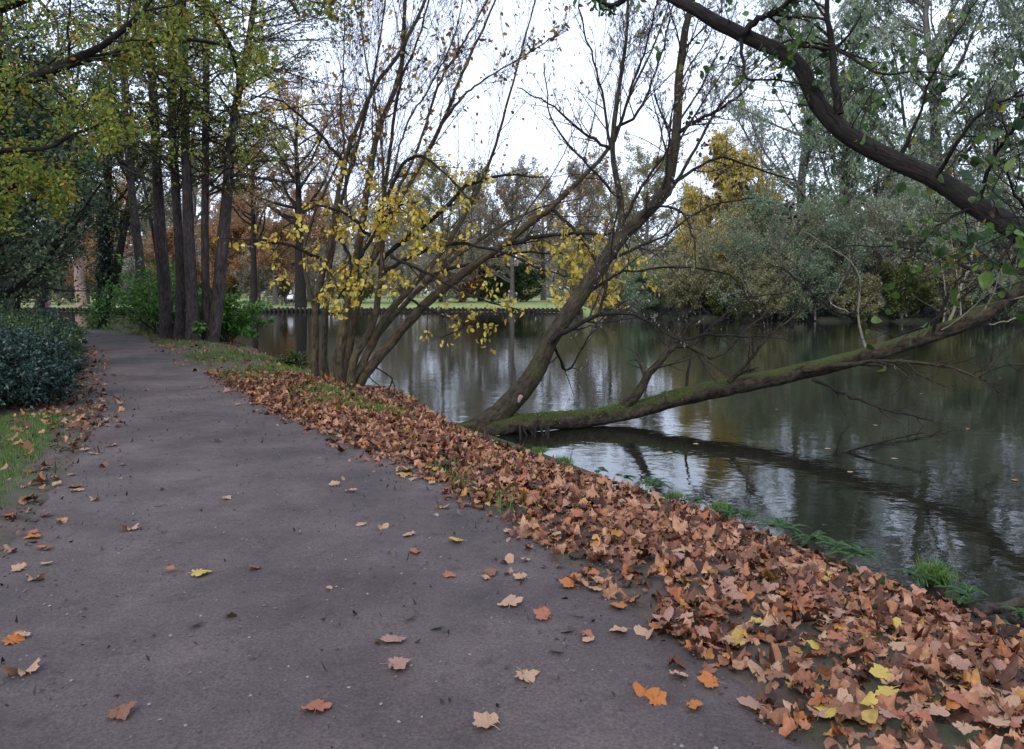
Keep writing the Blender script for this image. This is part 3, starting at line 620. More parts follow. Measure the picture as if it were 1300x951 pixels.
def sitter(label, loc, yaw, recl, top, legs, hat, s=1.0, bag=False):
    """seated figure facing +x in its own frame, origin at the ground under the hips"""
    root = empty('person', loc, label, 'person'); root.rotation_euler = (0, 0, yaw); root.scale = (s,) * 3
    hip = np.array([0, 0, .52]); ch = hip + np.array([-recl * .8, 0, .34]); nk = hip + np.array([-recl * 1.05, 0, .56]); hd = nk + np.array([.02, 0, .12]); tp = hd + np.array([-.01, 0, .07]); t2 = hd + np.array([-.02, 0, .12])
    vs = [hip, ch, nk, hd - (0, 0, .05), hd, tp, t2]; es = [(0, 1), (1, 2), (2, 3), (3, 4), (4, 5), (5, 6)]; rs = [.14, .15, .06, .075, .095, .09, .05]
    arm, leg = [], []
    for sd in (-1, 1):
        b_ = len(vs); sh = ch + np.array([0, sd * .19, .14]); el = ch + np.array([.12, sd * .25, -.14]); wr_ = el + np.array([.22, -sd * .08, .02]); hn = wr_ + np.array([.09, 0, -.01])
        vs += [sh, el, wr_, hn]; es += [(1, b_), (b_, b_ + 1), (b_ + 1, b_ + 2), (b_ + 2, b_ + 3)]; rs += [.06, .045, .033, .03]; arm.append((sh, el, wr_))
        # fingers
        for f_ in range(4):
            b2 = len(vs); o_ = np.array([0, (f_ - 1.5) * .02, 0]); vs += [hn + o_ + (.04, 0, -.005), hn + o_ + (.075 - .005 * abs(f_ - 1), 0, -.025)]; es += [(b_ + 3, b2), (b2, b2 + 1)]; rs += [.009, .007]
        b2 = len(vs); vs += [wr_ + np.array([.06, -sd * .035, .01]), wr_ + np.array([.10, -sd * .05, .0])]; es += [(b_ + 2, b2), (b2, b2 + 1)]; rs += [.012, .009]
        b_ = len(vs); hj = hip + np.array([.02, sd * .1, -.02]); kn = np.array([.46, sd * .12, .56]); an = np.array([.78, sd * .11, .12]); toe = np.array([.95, sd * .12, .07])
        vs += [hj, kn, an, toe]; es += [(0, b_), (b_, b_ + 1), (b_ + 1, b_ + 2), (b_ + 2, b_ + 3)]; rs += [.09, .065, .045, .035]; leg.append((hj, kn, an, toe))
    skin('body', vs, es, rs, skinm, root)
    jv = [hip + (0, 0, -.02), ch, nk - (0, 0, .03)]; je = [(0, 1), (1, 2)]; jr = [.175, .19, .09]
    for sh, el, wr_ in arm: k = len(jv); jv += [sh, el, wr_]; je += [(1, k), (k, k + 1), (k + 1, k + 2)]; jr += [.085, .07, .05]
    skin('jacket', jv, je, jr, top, root)
    tv = [hip - (0, 0, .03)]; te = []; tr2 = [.16]
    for hj, kn, an, toe in leg: k = len(tv); tv += [hj, kn, an]; te += [(0, k), (k, k + 1), (k + 1, k + 2)]; tr2 += [.115, .09, .065]
    skin('trousers', tv, te, tr2, legs, root)
    for hj, kn, an, toe in leg: skin('shoe', [an - (0.02, 0, .06), toe], [(0, 1)], [.085, .07], shoe, root)
    skin('hair' if hat is hairm else 'cap', [hd + (-.05, 0, -.03), hd + (-.035, 0, .03), tp + (-.012, 0, .01), t2 + (0, 0, .02)], [(0, 1), (1, 2), (2, 3)], [.075, .105, .112, .07], hat, root)
    skin('nose', [hd + (.09, 0, .0), hd + (.115, 0, -.015)], [(0, 1)], [.014, .013], skinm, root)
    return root
def bench(label, loc, yaw, mat):
    root = empty('park_bench', loc, label, 'bench'); root.rotation_euler = (0, 0, yaw)
    def bx(name, c, d):
        c, d = np.array(c, float), np.array(d, float) / 2
        v = [c + d * s_ for s_ in np.array([(-1, -1, -1), (1, -1, -1), (1, 1, -1), (-1, 1, -1), (-1, -1, 1), (1, -1, 1), (1, 1, 1), (-1, 1, 1)])]
        o = Geo().add(v, [[0, 3, 2, 1], [4, 5, 6, 7], [0, 1, 5, 4], [1, 2, 6, 5], [2, 3, 7, 6], [3, 0, 4, 7]]).build(name, mat, None, False); o.parent = root
        b_ = o.modifiers.new('b', 'BEVEL'); b_.width = .008; b_.segments = 2
    # seat of three slats in one mesh
    def slats(name, lst):
        g_ = Geo()
        for c, d in lst:
            c, d = np.array(c, float), np.array(d, float) / 2
            g_.add([c + d * s_ for s_ in np.array([(-1, -1, -1), (1, -1, -1), (1, 1, -1), (-1, 1, -1), (-1, -1, 1), (1, -1, 1), (1, 1, 1), (-1, 1, 1)])], [[0, 3, 2, 1], [4, 5, 6, 7], [0, 1, 5, 4], [1, 2, 6, 5], [2, 3, 7, 6], [3, 0, 4, 7]])
        g_.build(name, mat, None, False).parent = root
    slats('seat', [((-.12 + .13 * k, 0, .43), (.11, 1.7, .035)) for k in range(3)])
    slats('backrest', [((-.26 - .03 * k, 0, .56 + .14 * k), (.03, 1.7, .11)) for k in range(3)])
    for sy in (-.7, .7):
        bx('leg', (.1, sy, .206), (.06, .06, .412)); bx('leg', (-.215, sy, .42), (.05, .06, .84))
bmat = flat('bench_wood', (.05, .035, .03), .7)
# reclining dark figure on a bench by the path bend, half hidden by the hedge
px0 = P(66, 400, 23.0); 
bench('dark bench mostly hidden behind the low hedge at the path bend', (px0[0] - .15, 23.35, H1(px0[0], 23.3)), R(-12), bmat)
sitter('person in dark clothes reclining on the bench behind the low hedge', (px0[0] - .05, 23.3, H1(px0[0], 23.3) + .02), R(-12), .28, coat, jeans, hairm, 1.0)
bench('small dark empty bench on the far lawn across the pond', (wx(349, 77), 77, H1(wx(349, 77), 77)), R(-90), bmat)
bench('small dark bench on the far lawn under the seated pair', (wx(372, 78), 78, H1(wx(372, 78), 78)), R(-90), bmat)
sitter('distant person in pale top and white cap, left of the seated pair', (wx(368.5, 77.9), 77.95, H1(wx(369, 78), 78) + .0), R(-90), .05, white, jeans, white)
sitter('distant person in dark blue coat and white cap, right of the seated pair', (wx(376, 77.9), 77.95, H1(wx(376, 78), 78) + .0), R(-90), .05, bluec, jeans, white)

# ------------------------------------------------------------ left woodland
LW = [
 ('evergreen_tree', 'dark evergreen tree behind the hedge at the left edge', -30, 21, 8, .2, 'round', 'evergreen', dict(leafn=26, size=.10, density=1.2, crown0=.10)),
 ('evergreen_tree', 'dense dark green tree behind the low hedge, right of the left edge tree', 18, 27, 7.5, .2, 'round', 'evergreen', dict(leafn=16, size=.11, density=.9, crown0=.12)),
 ('evergreen_tree', 'tall evergreen at the left edge behind the hedge', -120, 19, 11, .25, 'round', 'evergreen', dict(leafn=16, size=.11, density=1.2, crown0=.1)),
 ('green_tree', 'olive green tree leaning over the path bend', 45, 34, 12, .22, 'round', 'oakgreen', dict(leafn=7, size=.12, lean=(2.5, 0), crown0=.3)),
 ('green_tree', 'tall thin leaved tree above the dark evergreens', 10, 40, 20, .3, 'round', 'oakgreen', dict(leafn=6, size=.15, crown0=.3)),
]
for k, (nm, lb, px, Y, h, r, kd, mt, ex) in enumerate(LW):
    std_tree(nm, lb, 'tree', wx(px, Y), Y, h, r, kd, M[mt], seed=k + 511, bark=M['bark_dark'], **ex)

# generic pixel-drawn stem -> world polyline; rows (px, py, width_px[, dY])
def stem(rows, Y0):
    o, r_ = [], []
    for row in rows:
        Y = Y0 + (row[3] if len(row) > 3 else 0); o.append(P(row[0], row[1], Y)); r_.append(row[2] * .5 * Y / F)
    return np.array(o), np.array(r_)

# ivy clad forked tree by the path end
pts, rad = stem([(124, 425, 20), (128, 405, 15), (131, 370, 13), (134, 330, 13), (132, 290, 12), (136, 240, 9), (140, 180, 6), (138, 100, 4)], 32)
p2, r2 = stem([(132, 395, 12), (143, 365, 10), (150, 330, 9), (158, 290, 8), (166, 240, 6), (170, 170, 4)], 32)
iv = add_tree('ivy_clad_tree', 'forked trunk wrapped in dark ivy standing at the end of the path', 'tree', (pts[0][0], 32, 0), pts, rad,
     [dict(n=16, t0=.35, ang=.9, ln=.32, K=6, wob=.15, trop=.06, rr=.45, rmin=.01), dict(n=7, t0=.15, ang=.7, ln=.45, K=5, rr=.5, rmin=.007), dict(n=6, t0=.1, ang=.7, ln=.45, K=4, rr=.5, rmin=.005)],
     M['bark_dark'], dict(mat=M['oakgreen'], tpl=T_rhomb(.35), n=6, size=.12), seed=31, extra_stems=[(p2, r2)])
rng = np.random.default_rng(8); g = Geo()
for sp, sr, n_ in ((pts[:6], rad[:6], 2600), (p2[:3], r2[:3], 500)):
    c = smooth_line(np.column_stack([sp, sr]), 30); k = rng.integers(0, 30, n_); a = rng.uniform(0, 6.28, n_); rr = c[k, 3] * rng.uniform(1.0, 1.6, n_)
    pos = c[k, :3] + np.column_stack([np.cos(a) * rr, np.sin(a) * rr, rng.normal(0, .1, n_)])
    leaves(g, T_rhomb(.45), pos, frames(n_, rng), .10)
g.build('ivy', M['ivy'], iv)

# slender tree leaning left of the alders, plus thin ones
def simple(label, rows, Y, seed, name='slender_tree', bark='bark_alder', lv=None, lf=None):
    pts, rad = stem([(a_, b_, c_ * .82) for a_, b_, c_ in rows], Y)
    lv = lv or [dict(n=16, t0=.35, ang=1.0, ln=.28, K=6, wob=.12, trop=.02, rr=.4, rmin=.008, flat=.4), dict(n=8, t0=.1, ang=.6, ln=.4, K=5, rr=.5, rmin=.006, flat=.4), dict(n=6, t0=.1, ang=.6, ln=.45, K=4, rr=.5, rmin=.004)]
    return add_tree(name, label, 'tree', (pts[0][0], pts[0][1], 0), pts, rad, lv, M[bark], lf, seed=seed)
dk = lambda n=5, size=.09: dict(mat=M['oakgreen'], tpl=T_rhomb(.4), n=n, size=size, jit=.08)
simple('slender dark trunk leaning left, between ivy tree and alder group', [(187, 425, 20), (184, 400, 14), (178, 340, 13), (170, 270, 12), (163, 200, 10), (158, 120, 8), (150, 0, 6), (148, -120, 4)], 30, 41, lf=dk())
simple('thin pole of a young tree leaning past the slender dark trunk', [(212, 420, 6), (200, 330, 5), (186, 250, 4), (172, 190, 3.5), (160, 90, 2.5)], 31, 42, lf=dk(3))

# alder group of five trunks
AL = [('leftmost', [(214, 428, 26), (212, 405, 20), (206, 330, 18), (200, 240, 15), (196, 150, 14), (192, 60, 12), (190, -60, 9), (186, -220, 5)], 25.6),
      ('second and darkest', [(228, 436, 24), (230, 400, 16), (228, 320, 14), (222, 220, 13), (218, 120, 12), (216, 20, 10), (212, -200, 6)], 25.0),
      ('stoutest', [(246, 440, 28), (245, 405, 20), (241, 320, 17), (237, 220, 15), (234, 120, 13), (232, 20, 11), (228, -200, 6)], 24.6),
      ('straight fourth', [(264, 436, 20), (262, 400, 14), (260, 300, 12), (261, 200, 11), (262, 100, 10), (262, 0, 8), (266, -180, 5)], 25.0),
      ('rightmost, leaning right,', [(268, 440, 22), (274, 405, 18), (281, 330, 17), (288, 250, 15), (293, 180, 13), (302, 120, 11), (316, 50, 9), (330, -60, 7), (340, -200, 4)], 24.8)]
for k, (w_, rows, Y) in enumerate(AL):
    simple(f'{w_} trunk of the five alders beside the path' if k not in (4,) else 'alder trunk leaning right, rightmost of the five beside the path', rows, Y, 60 + k, 'alder_tree', 'bark_alder',
           [dict(n=58 if k in (3, 4) else 22, t0=.3, ang=1.25, ln=.24, K=9, wob=.07, trop=.03, droop=.06, rr=.33, rmin=.016, flat=.3, fall=.3), dict(n=12, t0=.12, ang=.6, ln=.38, K=6, wob=.1, rr=.5, rmin=.010, flat=.5, droop=.06), dict(n=8, t0=.1, ang=.55, ln=.45, K=4, rr=.5, rmin=.007, flat=.3)],
           [dict(mat=M['oak'] if k % 2 else M['oakgreen'], tpl=T_rhomb(.42), n=2, size=.07, jit=.05)])

# oak at left outside the frame, boughs reaching in with yellow green leaves
def bough_tree(name, label, base, boughs, Y0, lv, bark, lf, seed, trunk, twigm=None):
    rng = np.random.default_rng(seed); root = empty(name, base, label, 'tree')
    c = smooth_line(trunk, 24); g = Geo(); tubes(g, c[:, :3], c[:, 3], 14, rng, .07); g.build('trunk', bark, root)
    Cs, Rs = [], []
    for rows in boughs:
        p, r_ = stem(rows, Y0); c = smooth_line(np.column_stack([p, r_]), 20); g = Geo(); tubes(g, c[:, :3], np.maximum(c[:, 3], .004), 9, rng, .06)
        g.build('bough', bark, root); Cs.append(c[:, :3]); Rs.append(np.maximum(c[:, 3], .004))
    C, Rr = np.stack(Cs), np.stack(Rs); tw = Geo()
    for l_ in lv: C, Rr = grow(C, Rr, rng=rng, **l_); tubes(tw, C, Rr, 4, rng)
    tag(tw.build('twigs', twigm or M['twig'], root), kind='stuff')
    for l_ in lf:
        pos = along(C, l_['n'], rng, jit=l_.get('jit', .05)); 
        if 'filt' in l_: pos = pos[l_['filt'](pos, rng)]
        n = len(pos); g = Geo(); leaves(g, l_['tpl'], pos, frames(n, rng), l_['size'] * rng.uniform(.6, 1.3, n), rng, l_.get('curl', 0)); tag(g.build('foliage', l_['mat'], root), kind='stuff')
    return root
tb = np.array([(-11.5, 12.5, -.2, .42), (-11.4, 12.6, 1.5, .33), (-11.2, 13, 3.5, .3), (-11, 13.4, 6, .26), (-10.8, 14, 9, .18), (-10.7, 14.4, 12, .08)])
lvk = [dict(n=14, t0=.15, ang=.8, ln=.32, K=7, wob=.15, trop=.04, rr=.45, rmin=.008), dict(n=8, t0=.15, ang=.7, ln=.45, K=5, rr=.5, rmin=.006), dict(n=5, t0=.1, ang=.7, ln=.45, K=4, rr=.5, rmin=.004)]
bough_tree('oak_tree', 'oak with yellow green leaves reaching in from the upper left', (-11.5, 12.5, 0),
   [[(-160, 215, 12, -.5), (-60, 200, 9), (0, 191, 7), (60, 188, 5.5), (90, 172, 4.5), (130, 160, 3.5), (160, 168, 2)],
    [(-160, 150, 16, -1), (-40, 122, 14), (40, 100, 12), (90, 76, 10), (130, 58, 8), (180, 15, 6), (215, -40, 4)],
    [(-150, 60, 16, -1), (-30, 20, 15), (20, 2, 13), (90, -30, 10), (200, -60, 8), (330, -40, 5), (380, 20, 3)],
    [(40, 100, 9), (90, 82, 8), (150, 66, 7, 1), (220, 50, 5, 2), (290, 60, 4, 3), (330, 90, 2, 3)],
    [(-150, 10, 14), (0, -40, 12), (120, -70, 10), (220, -30, 8, 1), (270, 20, 6, 2), (300, 80, 4, 2.5), (300, 140, 2, 2.5)],
    [(-160, 260, 8), (-60, 250, 7), (10, 240, 5), (40, 225, 3), (70, 235, 2)]],
   14.0, lvk, M['bark_dark'], [dict(mat=M['oak'], tpl=T_oval(.36), n=4, size=.07, jit=.06, curl=.3)], 90, tb)

# ------------------------------------------------------------ low hedge along the left edge
def hedge_shrub(label, blobs, mat, seed, n, size, name='hedge_shrub'):
    rng = np.random.default_rng(seed); b0 = blobs[0]; dx = -.8 if b0[0] > -7 else -1.1 if b0[0] > -8 else -1.5 if b0[0] > -11 else -2.0
    blobs = [(b_[0] + dx, b_[1], b_[2] * (1 if dx > -1.4 else .75), b_[3]) for b_ in blobs]; b0 = blobs[0]
    root = empty(name, (b0[0], b0[1], 0), label, 'shrub'); g = Geo(); tw = Geo()
    W = np.array([b[3] * b[3] for b in blobs]); W /= W.sum()
    ids = rng.choice(len(blobs), n, p=W); B = np.array(blobs)[ids]
    d = norm(rng.normal(size=(n, 3))); d[:, 2] = np.abs(d[:, 2]) * rng.choice([1, 1, 1, -.5], n)
    lump = 1 + .14 * np.sin(d[:, 0] * 7 + B[:, 0] * 3) * np.sin(d[:, 1] * 6 + 1) + .10 * np.sin(d[:, 2] * 11 + B[:, 1])
    rr = rng.uniform(.62, 1.0, n) ** .6 * lump
    p0 = B[:, :3] + d * rr[:, None] * B[:, 3:4] * np.array([1, 1, .62]) - np.array([0, 0, .08])
    p0[:, 2] = np.maximum(p0[:, 2], .03)
    # sprigs: short arching twigs pointing outwards and up
    o_ = norm(d + np.array([0, 0, .35]) + .45 * rng.normal(size=(n, 3))); Ls = size * rng.uniform(2.2, 5, n) * np.where(rng.uniform(size=n) < .06, 2.1, 1)
    pts = [p0]
    for k in range(3): o_ = norm(o_ + np.array([0, 0, -.12]) + .12 * rng.normal(size=(n, 3))); pts.append(pts[-1] + o_ * (Ls / 3)[:, None])
    C = np.stack(pts, 1); tubes(tw, C, np.tile(np.linspace(.0035, .0015, 4), (n, 1)), 3)
    m_ = 9; pos = along(C, m_, rng, 0, 1, .006); od = np.repeat(o_, m_, 0)
    y = norm(od * .7 + .75 * rng.normal(size=od.shape)); z = rng.normal(size=od.shape) * .6 + np.array([0, 0, 1]); z = norm(z - (z * y).sum(1, keepdims=True) * y)
    fr = np.stack([np.cross(y, z), y, z], 1); leaves(g, T_rhomb(.24), pos, fr, size * rng.uniform(.7, 1.3, len(pos)))
    stems = []
    for k in range(14):
        b_ = blobs[rng.integers(len(blobs))]; e = np.array(b_[:3]) + rng.normal(0, .3, 3) * b_[3]; s0 = np.array([b_[0] + rng.normal(0, .15), b_[1] + rng.normal(0, .15), -.05])
        stems.append(smooth_line([s0, (s0 + e) / 2 + rng.normal(0, .06, 3), e], 6))
    st = Geo(); tubes(st, np.stack(stems), np.tile(np.linspace(.018, .006, 6), (14, 1)), 6)
    tag(st.build('stem_cluster', M['bark_dark'], root), kind='stuff')
    tag(tw.build('twigs', M['twig'], root), kind='stuff'); tag(g.build('foliage', mat, root), kind='stuff'); return root
hedge_shrub('dark blue green evergreen shrub at the front end of the hedge', [(-6.15, 10.3, .42, .72), (-6.9, 10.1, .5, .85), (-7.8, 10.0, .5, .9), (-6.3, 11.2, .45, .75), (-7.1, 11.4, .5, .85), (-8.6, 10.6, .5, .9), (-5.95, 10.75, .3, .5), (-9.4, 10.4, .5, .9)], M['hedge'], 201, 9000, .055)
hedge_shrub('green shrub with mid green leaves second along the hedge', [(-7.4, 12.8, .48, .8), (-8.3, 13.2, .55, .95), (-8.0, 14.5, .5, .85), (-9.0, 14.8, .6, 1.0), (-8.9, 16.1, .5, .9), (-9.8, 13.6, .5, 1.0)], M['hedge2'], 202, 7500, .06)
hedge_shrub('third shrub along the hedge, lighter green', [(-9.8, 17.4, .45, .9), (-10.8, 17.8, .5, 1.05), (-10.9, 19.2, .45, .9), (-11.9, 19.8, .5, 1.05), (-12.0, 20.9, .45, .9)], M['hedge2'], 203, 5500, .07)
hedge_shrub('fourth low shrub at the far end of the hedge by the path bend', [(-13.4, 22.4, .35, .8), (-14.5, 22.2, .4, .9), (-15.2, 24.2, .3, .8), (-16.3, 24.5, .35, .9), (-17.2, 26.3, .3, .8), (-18.4, 26.6, .35, .9)], M['hedge2'], 204, 4500, .08)

# bright green shrubs near the alders
def leafy_bush(label, c, rad, n, mat, seed, size=.1, name='leafy_bush'):
    rng = np.random.default_rng(seed); z0 = H1(c[0], c[1]); root = empty(name, (c[0], c[1], z0), label, 'bush')
    k = 26; st = np.tile(np.array([[c[0], c[1], z0 - .05]]), (k, 1)) + rng.normal(0, .08, (k, 3)) * [1, 1, 0]
    d = norm(rng.normal(size=(k, 3)) * [.55, .55, .3] + [0, 0, 1.1]); pts = [st]
    for i_ in range(6): d = norm(d + .12 * rng.normal(size=d.shape) + [0, 0, -.06 * i_]); pts.append(pts[-1] + d * rad * rng.uniform(.16, .3, (k, 1)))
    C = np.stack(pts, 1); Rr = np.tile(np.linspace(.014, .005, 7), (k, 1)); g = Geo(); tubes(g, C, Rr, 5); tag(g.build('stem_cluster', M['twig'], root), kind='stuff')
    C2, R2 = grow(C, Rr, 8, rng, t0=.2, ang=.8, ln=.4, K=5, rmin=.003); g = Geo(); tubes(g, C2, R2, 3); tag(g.build('twigs', M['twig'], root), kind='stuff')
    pos = along(C2, n, rng, jit=.04); fr = frames(len(pos), rng, (0, 0, 1), .5); g = Geo(); leaves(g, T_oval(.27), pos, fr, size * rng.uniform(.6, 1.3, len(pos)), rng, .3); tag(g.build('foliage', mat, root), kind='stuff')
c_ = G(284, 434, -.1); leafy_bush('bright green leafy bush at the foot of the rightmost alder', (c_[0], c_[1] + .3), 1.25, 34, M['bright'], 210, .12)
leafy_bush('bright green bush behind the leftmost alder', (wx(203, 28), 28), 1.9, 16, M['bright'], 211, .14)
leafy_bush('low green weed bush on the water edge between alders and stems', (wx(366, 18), 18.2), .3, 4, M['oakgreen'], 212, .07)
leafy_bush('small green bush under the mossy multi stemmed tree, at the water', (wx(500, 15.2), 15.2), .55, 6, M['oakgreen'], 213, .07)

# ------------------------------------------------------------ the clump of mossy stems with yellow leaves
rng = np.random.default_rng(1234)
YC = 14.6
root = empty('multi_stemmed_tree', tuple(G(432, 487, -.1)), 'many stemmed tree with yellow leaves fanning out from the leafy bank', 'tree')
STEMS = [
 [(399, 492, 30, 0), (400, 470, 24, 0), (401, 400, 22, 0), (408, 350, 19, 0), (418, 318, 17, 0), (426, 270, 15, 0), (437, 205, 13, 0), (463, 135, 12, .1), (481, 103, 11, .1), (511, 60, 10, .2), (541, -2, 9, .3), (566, -80, 7, .4)],
 [(399, 392, 15, 0), (390, 355, 11, -.1), (386, 320, 9, -.1), (397, 275, 8, -.1), (415, 235, 7, -.2), (436, 190, 6, -.3), (432, 145, 5, -.3), (436, 90, 4, -.4), (438, 0, 3, -.5)],
 [(420, 490, 22, .3), (412, 460, 18, .4), (414, 395, 16, .4), (420, 330, 14, .5), (432, 260, 11, .6), (452, 190, 9, .7), (470, 120, 7, .8), (486, 30, 5, .9), (495, -60, 4, 1)],
 [(436, 492, 38, 0), (430, 462, 34, 0), (437, 410, 30, 0), (452, 335, 24, .1), (460, 280, 20, .1), (477, 180, 17, .2), (497, 125, 14, .2), (510, 80, 12, .3), (514, 0, 10, .3), (520, -80, 7, .3)],
 [(440, 478, 26, .4), (448, 415, 22, .5), (463, 350, 18, .5), (477, 318, 15, .6), (489, 240, 12, .7), (497, 180, 10, .7), (507, 110, 8, .8), (534, 40, 6, .9), (555, -40, 4, 1)],
 [(446, 490, 30, -.3), (450, 455, 26, -.4), (470, 421, 22, -.4), (481, 375, 18, -.4), (486, 314, 13, -.5), (487, 250, 10, -.5), (486, 210, 8, -.6), (480, 150, 6, -.6), (462, 60, 4.5, -.7), (458, -20, 3, -.8)],
 [(452, 490, 26, .3), (468, 445, 21, .5), (490, 402, 19, .7), (531, 356, 17, 1), (565, 314, 15, 1.3), (592, 270, 11, 1.5), (623, 203, 8.5, 1.7), (640, 145, 7, 1.8), (663, 61, 5, 2), (682, -10, 4, 2)],
 [(452, 496, 34, -.2), (470, 466, 31, -.2), (497, 435, 29, -.2), (548, 378, 27, -.3), (598, 340, 23, -.4), (642, 308, 20, -.5), (701, 262, 16, -.6), (740, 224, 13, -.7), (776, 184, 11, -.8), (800, 120, 8, -.9), (838, 40, 5, -1), (860, -40, 3, -1)],
 [(448, 484, 22, .6), (478, 430, 18, .8), (515, 385, 16, 1.1), (556, 345, 14, 1.4), (590, 318, 11, 1.6), (640, 285, 8, 1.9), (690, 262, 5, 2.2), (740, 252, 3, 2.4)],
 [(474, 330, 14, .3), (492, 290, 13, .3), (510, 250, 13, .3), (548, 183, 12, .4), (565, 149, 11, .4), (585, 98, 9, .5), (612, 40, 7, .5), (640, -30, 5, .6)],
 [(484, 300, 10, -.4), (504, 244, 9, -.4), (530, 190, 8, -.4), (548, 135, 8, -.4), (560, 100, 7, -.4), (585, 61, 6, -.4), (622, -5, 5, -.4)],
 [(560, 160, 8, .4), (590, 120, 7, .5), (625, 95, 5, .6), (668, 70, 4, .7), (712, 40, 3, .8)],
 [(490, 280, 7, -.5), (500, 213, 6, -.5), (520, 150, 5.5, -.6), (540, 120, 5, -.6), (575, 50, 4, -.7), (592, -20, 3, -.7)],
]
Cs, Rs = [], []
for rows in STEMS:
    p, r_ = stem([(a_, b_, c__ * .43, d_) for a_, b_, c__, d_ in rows], YC); c = smooth_line(np.column_stack([p, r_]), 34)
    c[:, :3] += rng.normal(0, .008, (34, 3)); g = Geo(); tubes(g, c[:, :3], np.maximum(c[:, 3], .006), 12, rng, .05); g.build('stem', M['bark_hazel'], root)
    Cs.append(c[:, :3]); Rs.append(np.maximum(c[:, 3], .006))
C0, R0 = np.stack(Cs), np.stack(Rs)
C1, R1 = grow(C0, R0, 15, rng, t0=.36, ang=.48, ln=.3, K=9, wob=.06, trop=.05, rr=.26, rmin=.0045, fall=.3)
C2, R2 = grow(C1, R1, 8, rng, t0=.15, ang=.5, ln=.45, K=6, wob=.08, trop=.04, rr=.5, rmin=.0035)
C3, R3 = grow(C2, R2, 8, rng, t0=.1, ang=.55, ln=.42, K=4, wob=.12, trop=.0, rr=.5, rmin=.003)
g = Geo(); tubes(g, C1, R1, 6); g.build('branchwork', M['bark_hazel'], root)
g = Geo(); tubes(g, C2, R2, 4); tubes(g, C3, R3, 3); tag(g.build('twigs', M['twig'], root), kind='stuff')
# leafy boughs, as they hang in front of and beside the stems
BO = [
 [(487, 345, 6, -.5), (530, 322, 5, -.7), (577, 309, 4, -.9), (630, 318, 3.4, -1), (680, 340, 2.6, -1.2), (720, 352, 1.6, -1.3)],
 [(480, 335, 6, -.4), (512, 305, 6, -.4), (548, 280, 6, -.5), (578, 250, 5, -.5), (600, 232, 4, -.6), (650, 222, 3, -.6), (690, 226, 2, -.7)],
 [(640, 310, 6, -.6), (690, 300, 5, -.8), (740, 296, 4, -1), (785, 300, 3, -1.1), (800, 318, 2, -1.2)],
 [(495, 325, 5, -.8), (540, 345, 4, -1.0), (590, 372, 3, -1.2), (640, 388, 2, -1.4), (670, 398, 1.4, -1.5)],
 [(560, 345, 5, 0), (610, 330, 4, 0), (660, 320, 3, -.2), (720, 322, 2, -.3)],
 [(470, 300, 5, -.6), (440, 272, 4, -.8), (405, 262, 3, -.9), (372, 280, 2, -1), (350, 305, 1.5, -1)],
 [(455, 330, 5, -.6), (480, 290, 4, -.8), (505, 262, 3, -1), (530, 255, 2, -1.1)],
 [(410, 330, 5, -.3), (370, 312, 4, -.5), (330, 305, 3, -.6), (285, 302, 2, -.7)],
 [(440, 210, 5, -.3), (400, 165, 4, -.5), (360, 130, 3, -.6), (320, 122, 2, -.6)],
 [(520, 380, 4, -.4), (560, 400, 3, -.6), (590, 412, 2, -.8), (560, 430, 1.4, -.9)],
 [(480, 270, 5, -.5), (520, 200, 4, -.7), (560, 215, 3, -.9), (600, 260, 2, -1)],
 [(430, 300, 5, -.6), (445, 330, 4, -.8), (440, 360, 3, -1), (425, 385, 2, -1)],
 [(698, 262, 5, -.6), (735, 300, 4, -.9), (760, 340, 3, -1.1), (770, 375, 2, -1.2)],
]
Bc, Br = [], []
for rows in BO:
    p, r_ = stem(rows, YC); c = smooth_line(np.column_stack([p, r_]), 16); c[:, :3] += rng.normal(0, .012, (16, 3)); g = Geo(); tubes(g, c[:, :3], np.maximum(c[:, 3], .005), 6); g.build('bough', M['bark_dark'], root)
    Bc.append(c[:, :3]); Br.append(np.maximum(c[:, 3], .004))
B1, b1 = grow(np.stack(Bc), np.stack(Br), 11, rng, t0=.15, ang=.75, lnabs=.55, ln=1, K=6, wob=.14, trop=-.04, rr=.5, rmin=.003)
B2, b2 = grow(B1, b1, 4, rng, t0=.2, ang=.7, ln=.5, K=4, wob=.15, rr=.6, rmin=.002)
g = Geo(); tubes(g, B1, b1, 4); tubes(g, B2, b2, 3); tag(g.build('twigs', M['twig'], root), kind='stuff')
def hangleaves(pos, mat, size, tpl=T_oval(.36), parent=root, sp=.7, curl=.35):
    n = len(pos); g = Geo(); leaves(g, tpl, pos, hang(n, rng, sp), size * rng.uniform(.55, 1.2, n), rng, curl); tag(g.build('foliage', mat, parent), kind='stuff')
dens = np.array([.7, .6, .9, .45, .7, .7, 1.1, .4, .5, .3, .9, 1.0, .9])
idx = np.repeat(np.repeat(np.arange(len(BO)), 11), 4)
m_ = rng.uniform(size=len(idx)) < dens[idx] * .8; pos = along(B2[m_], 4, rng, jit=.04)
hangleaves(pos, M['yellow'], .09)
pos = along(C3, 1, rng, jit=.03); 
pz = (pos[:, 2] - EYE) / pos[:, 1] * F; pos = pos[rng.uniform(size=len(pos)) < np.clip(.34 - pz / 1100, .10, .4)]
hangleaves(pos, M['brownyellow'], .085)
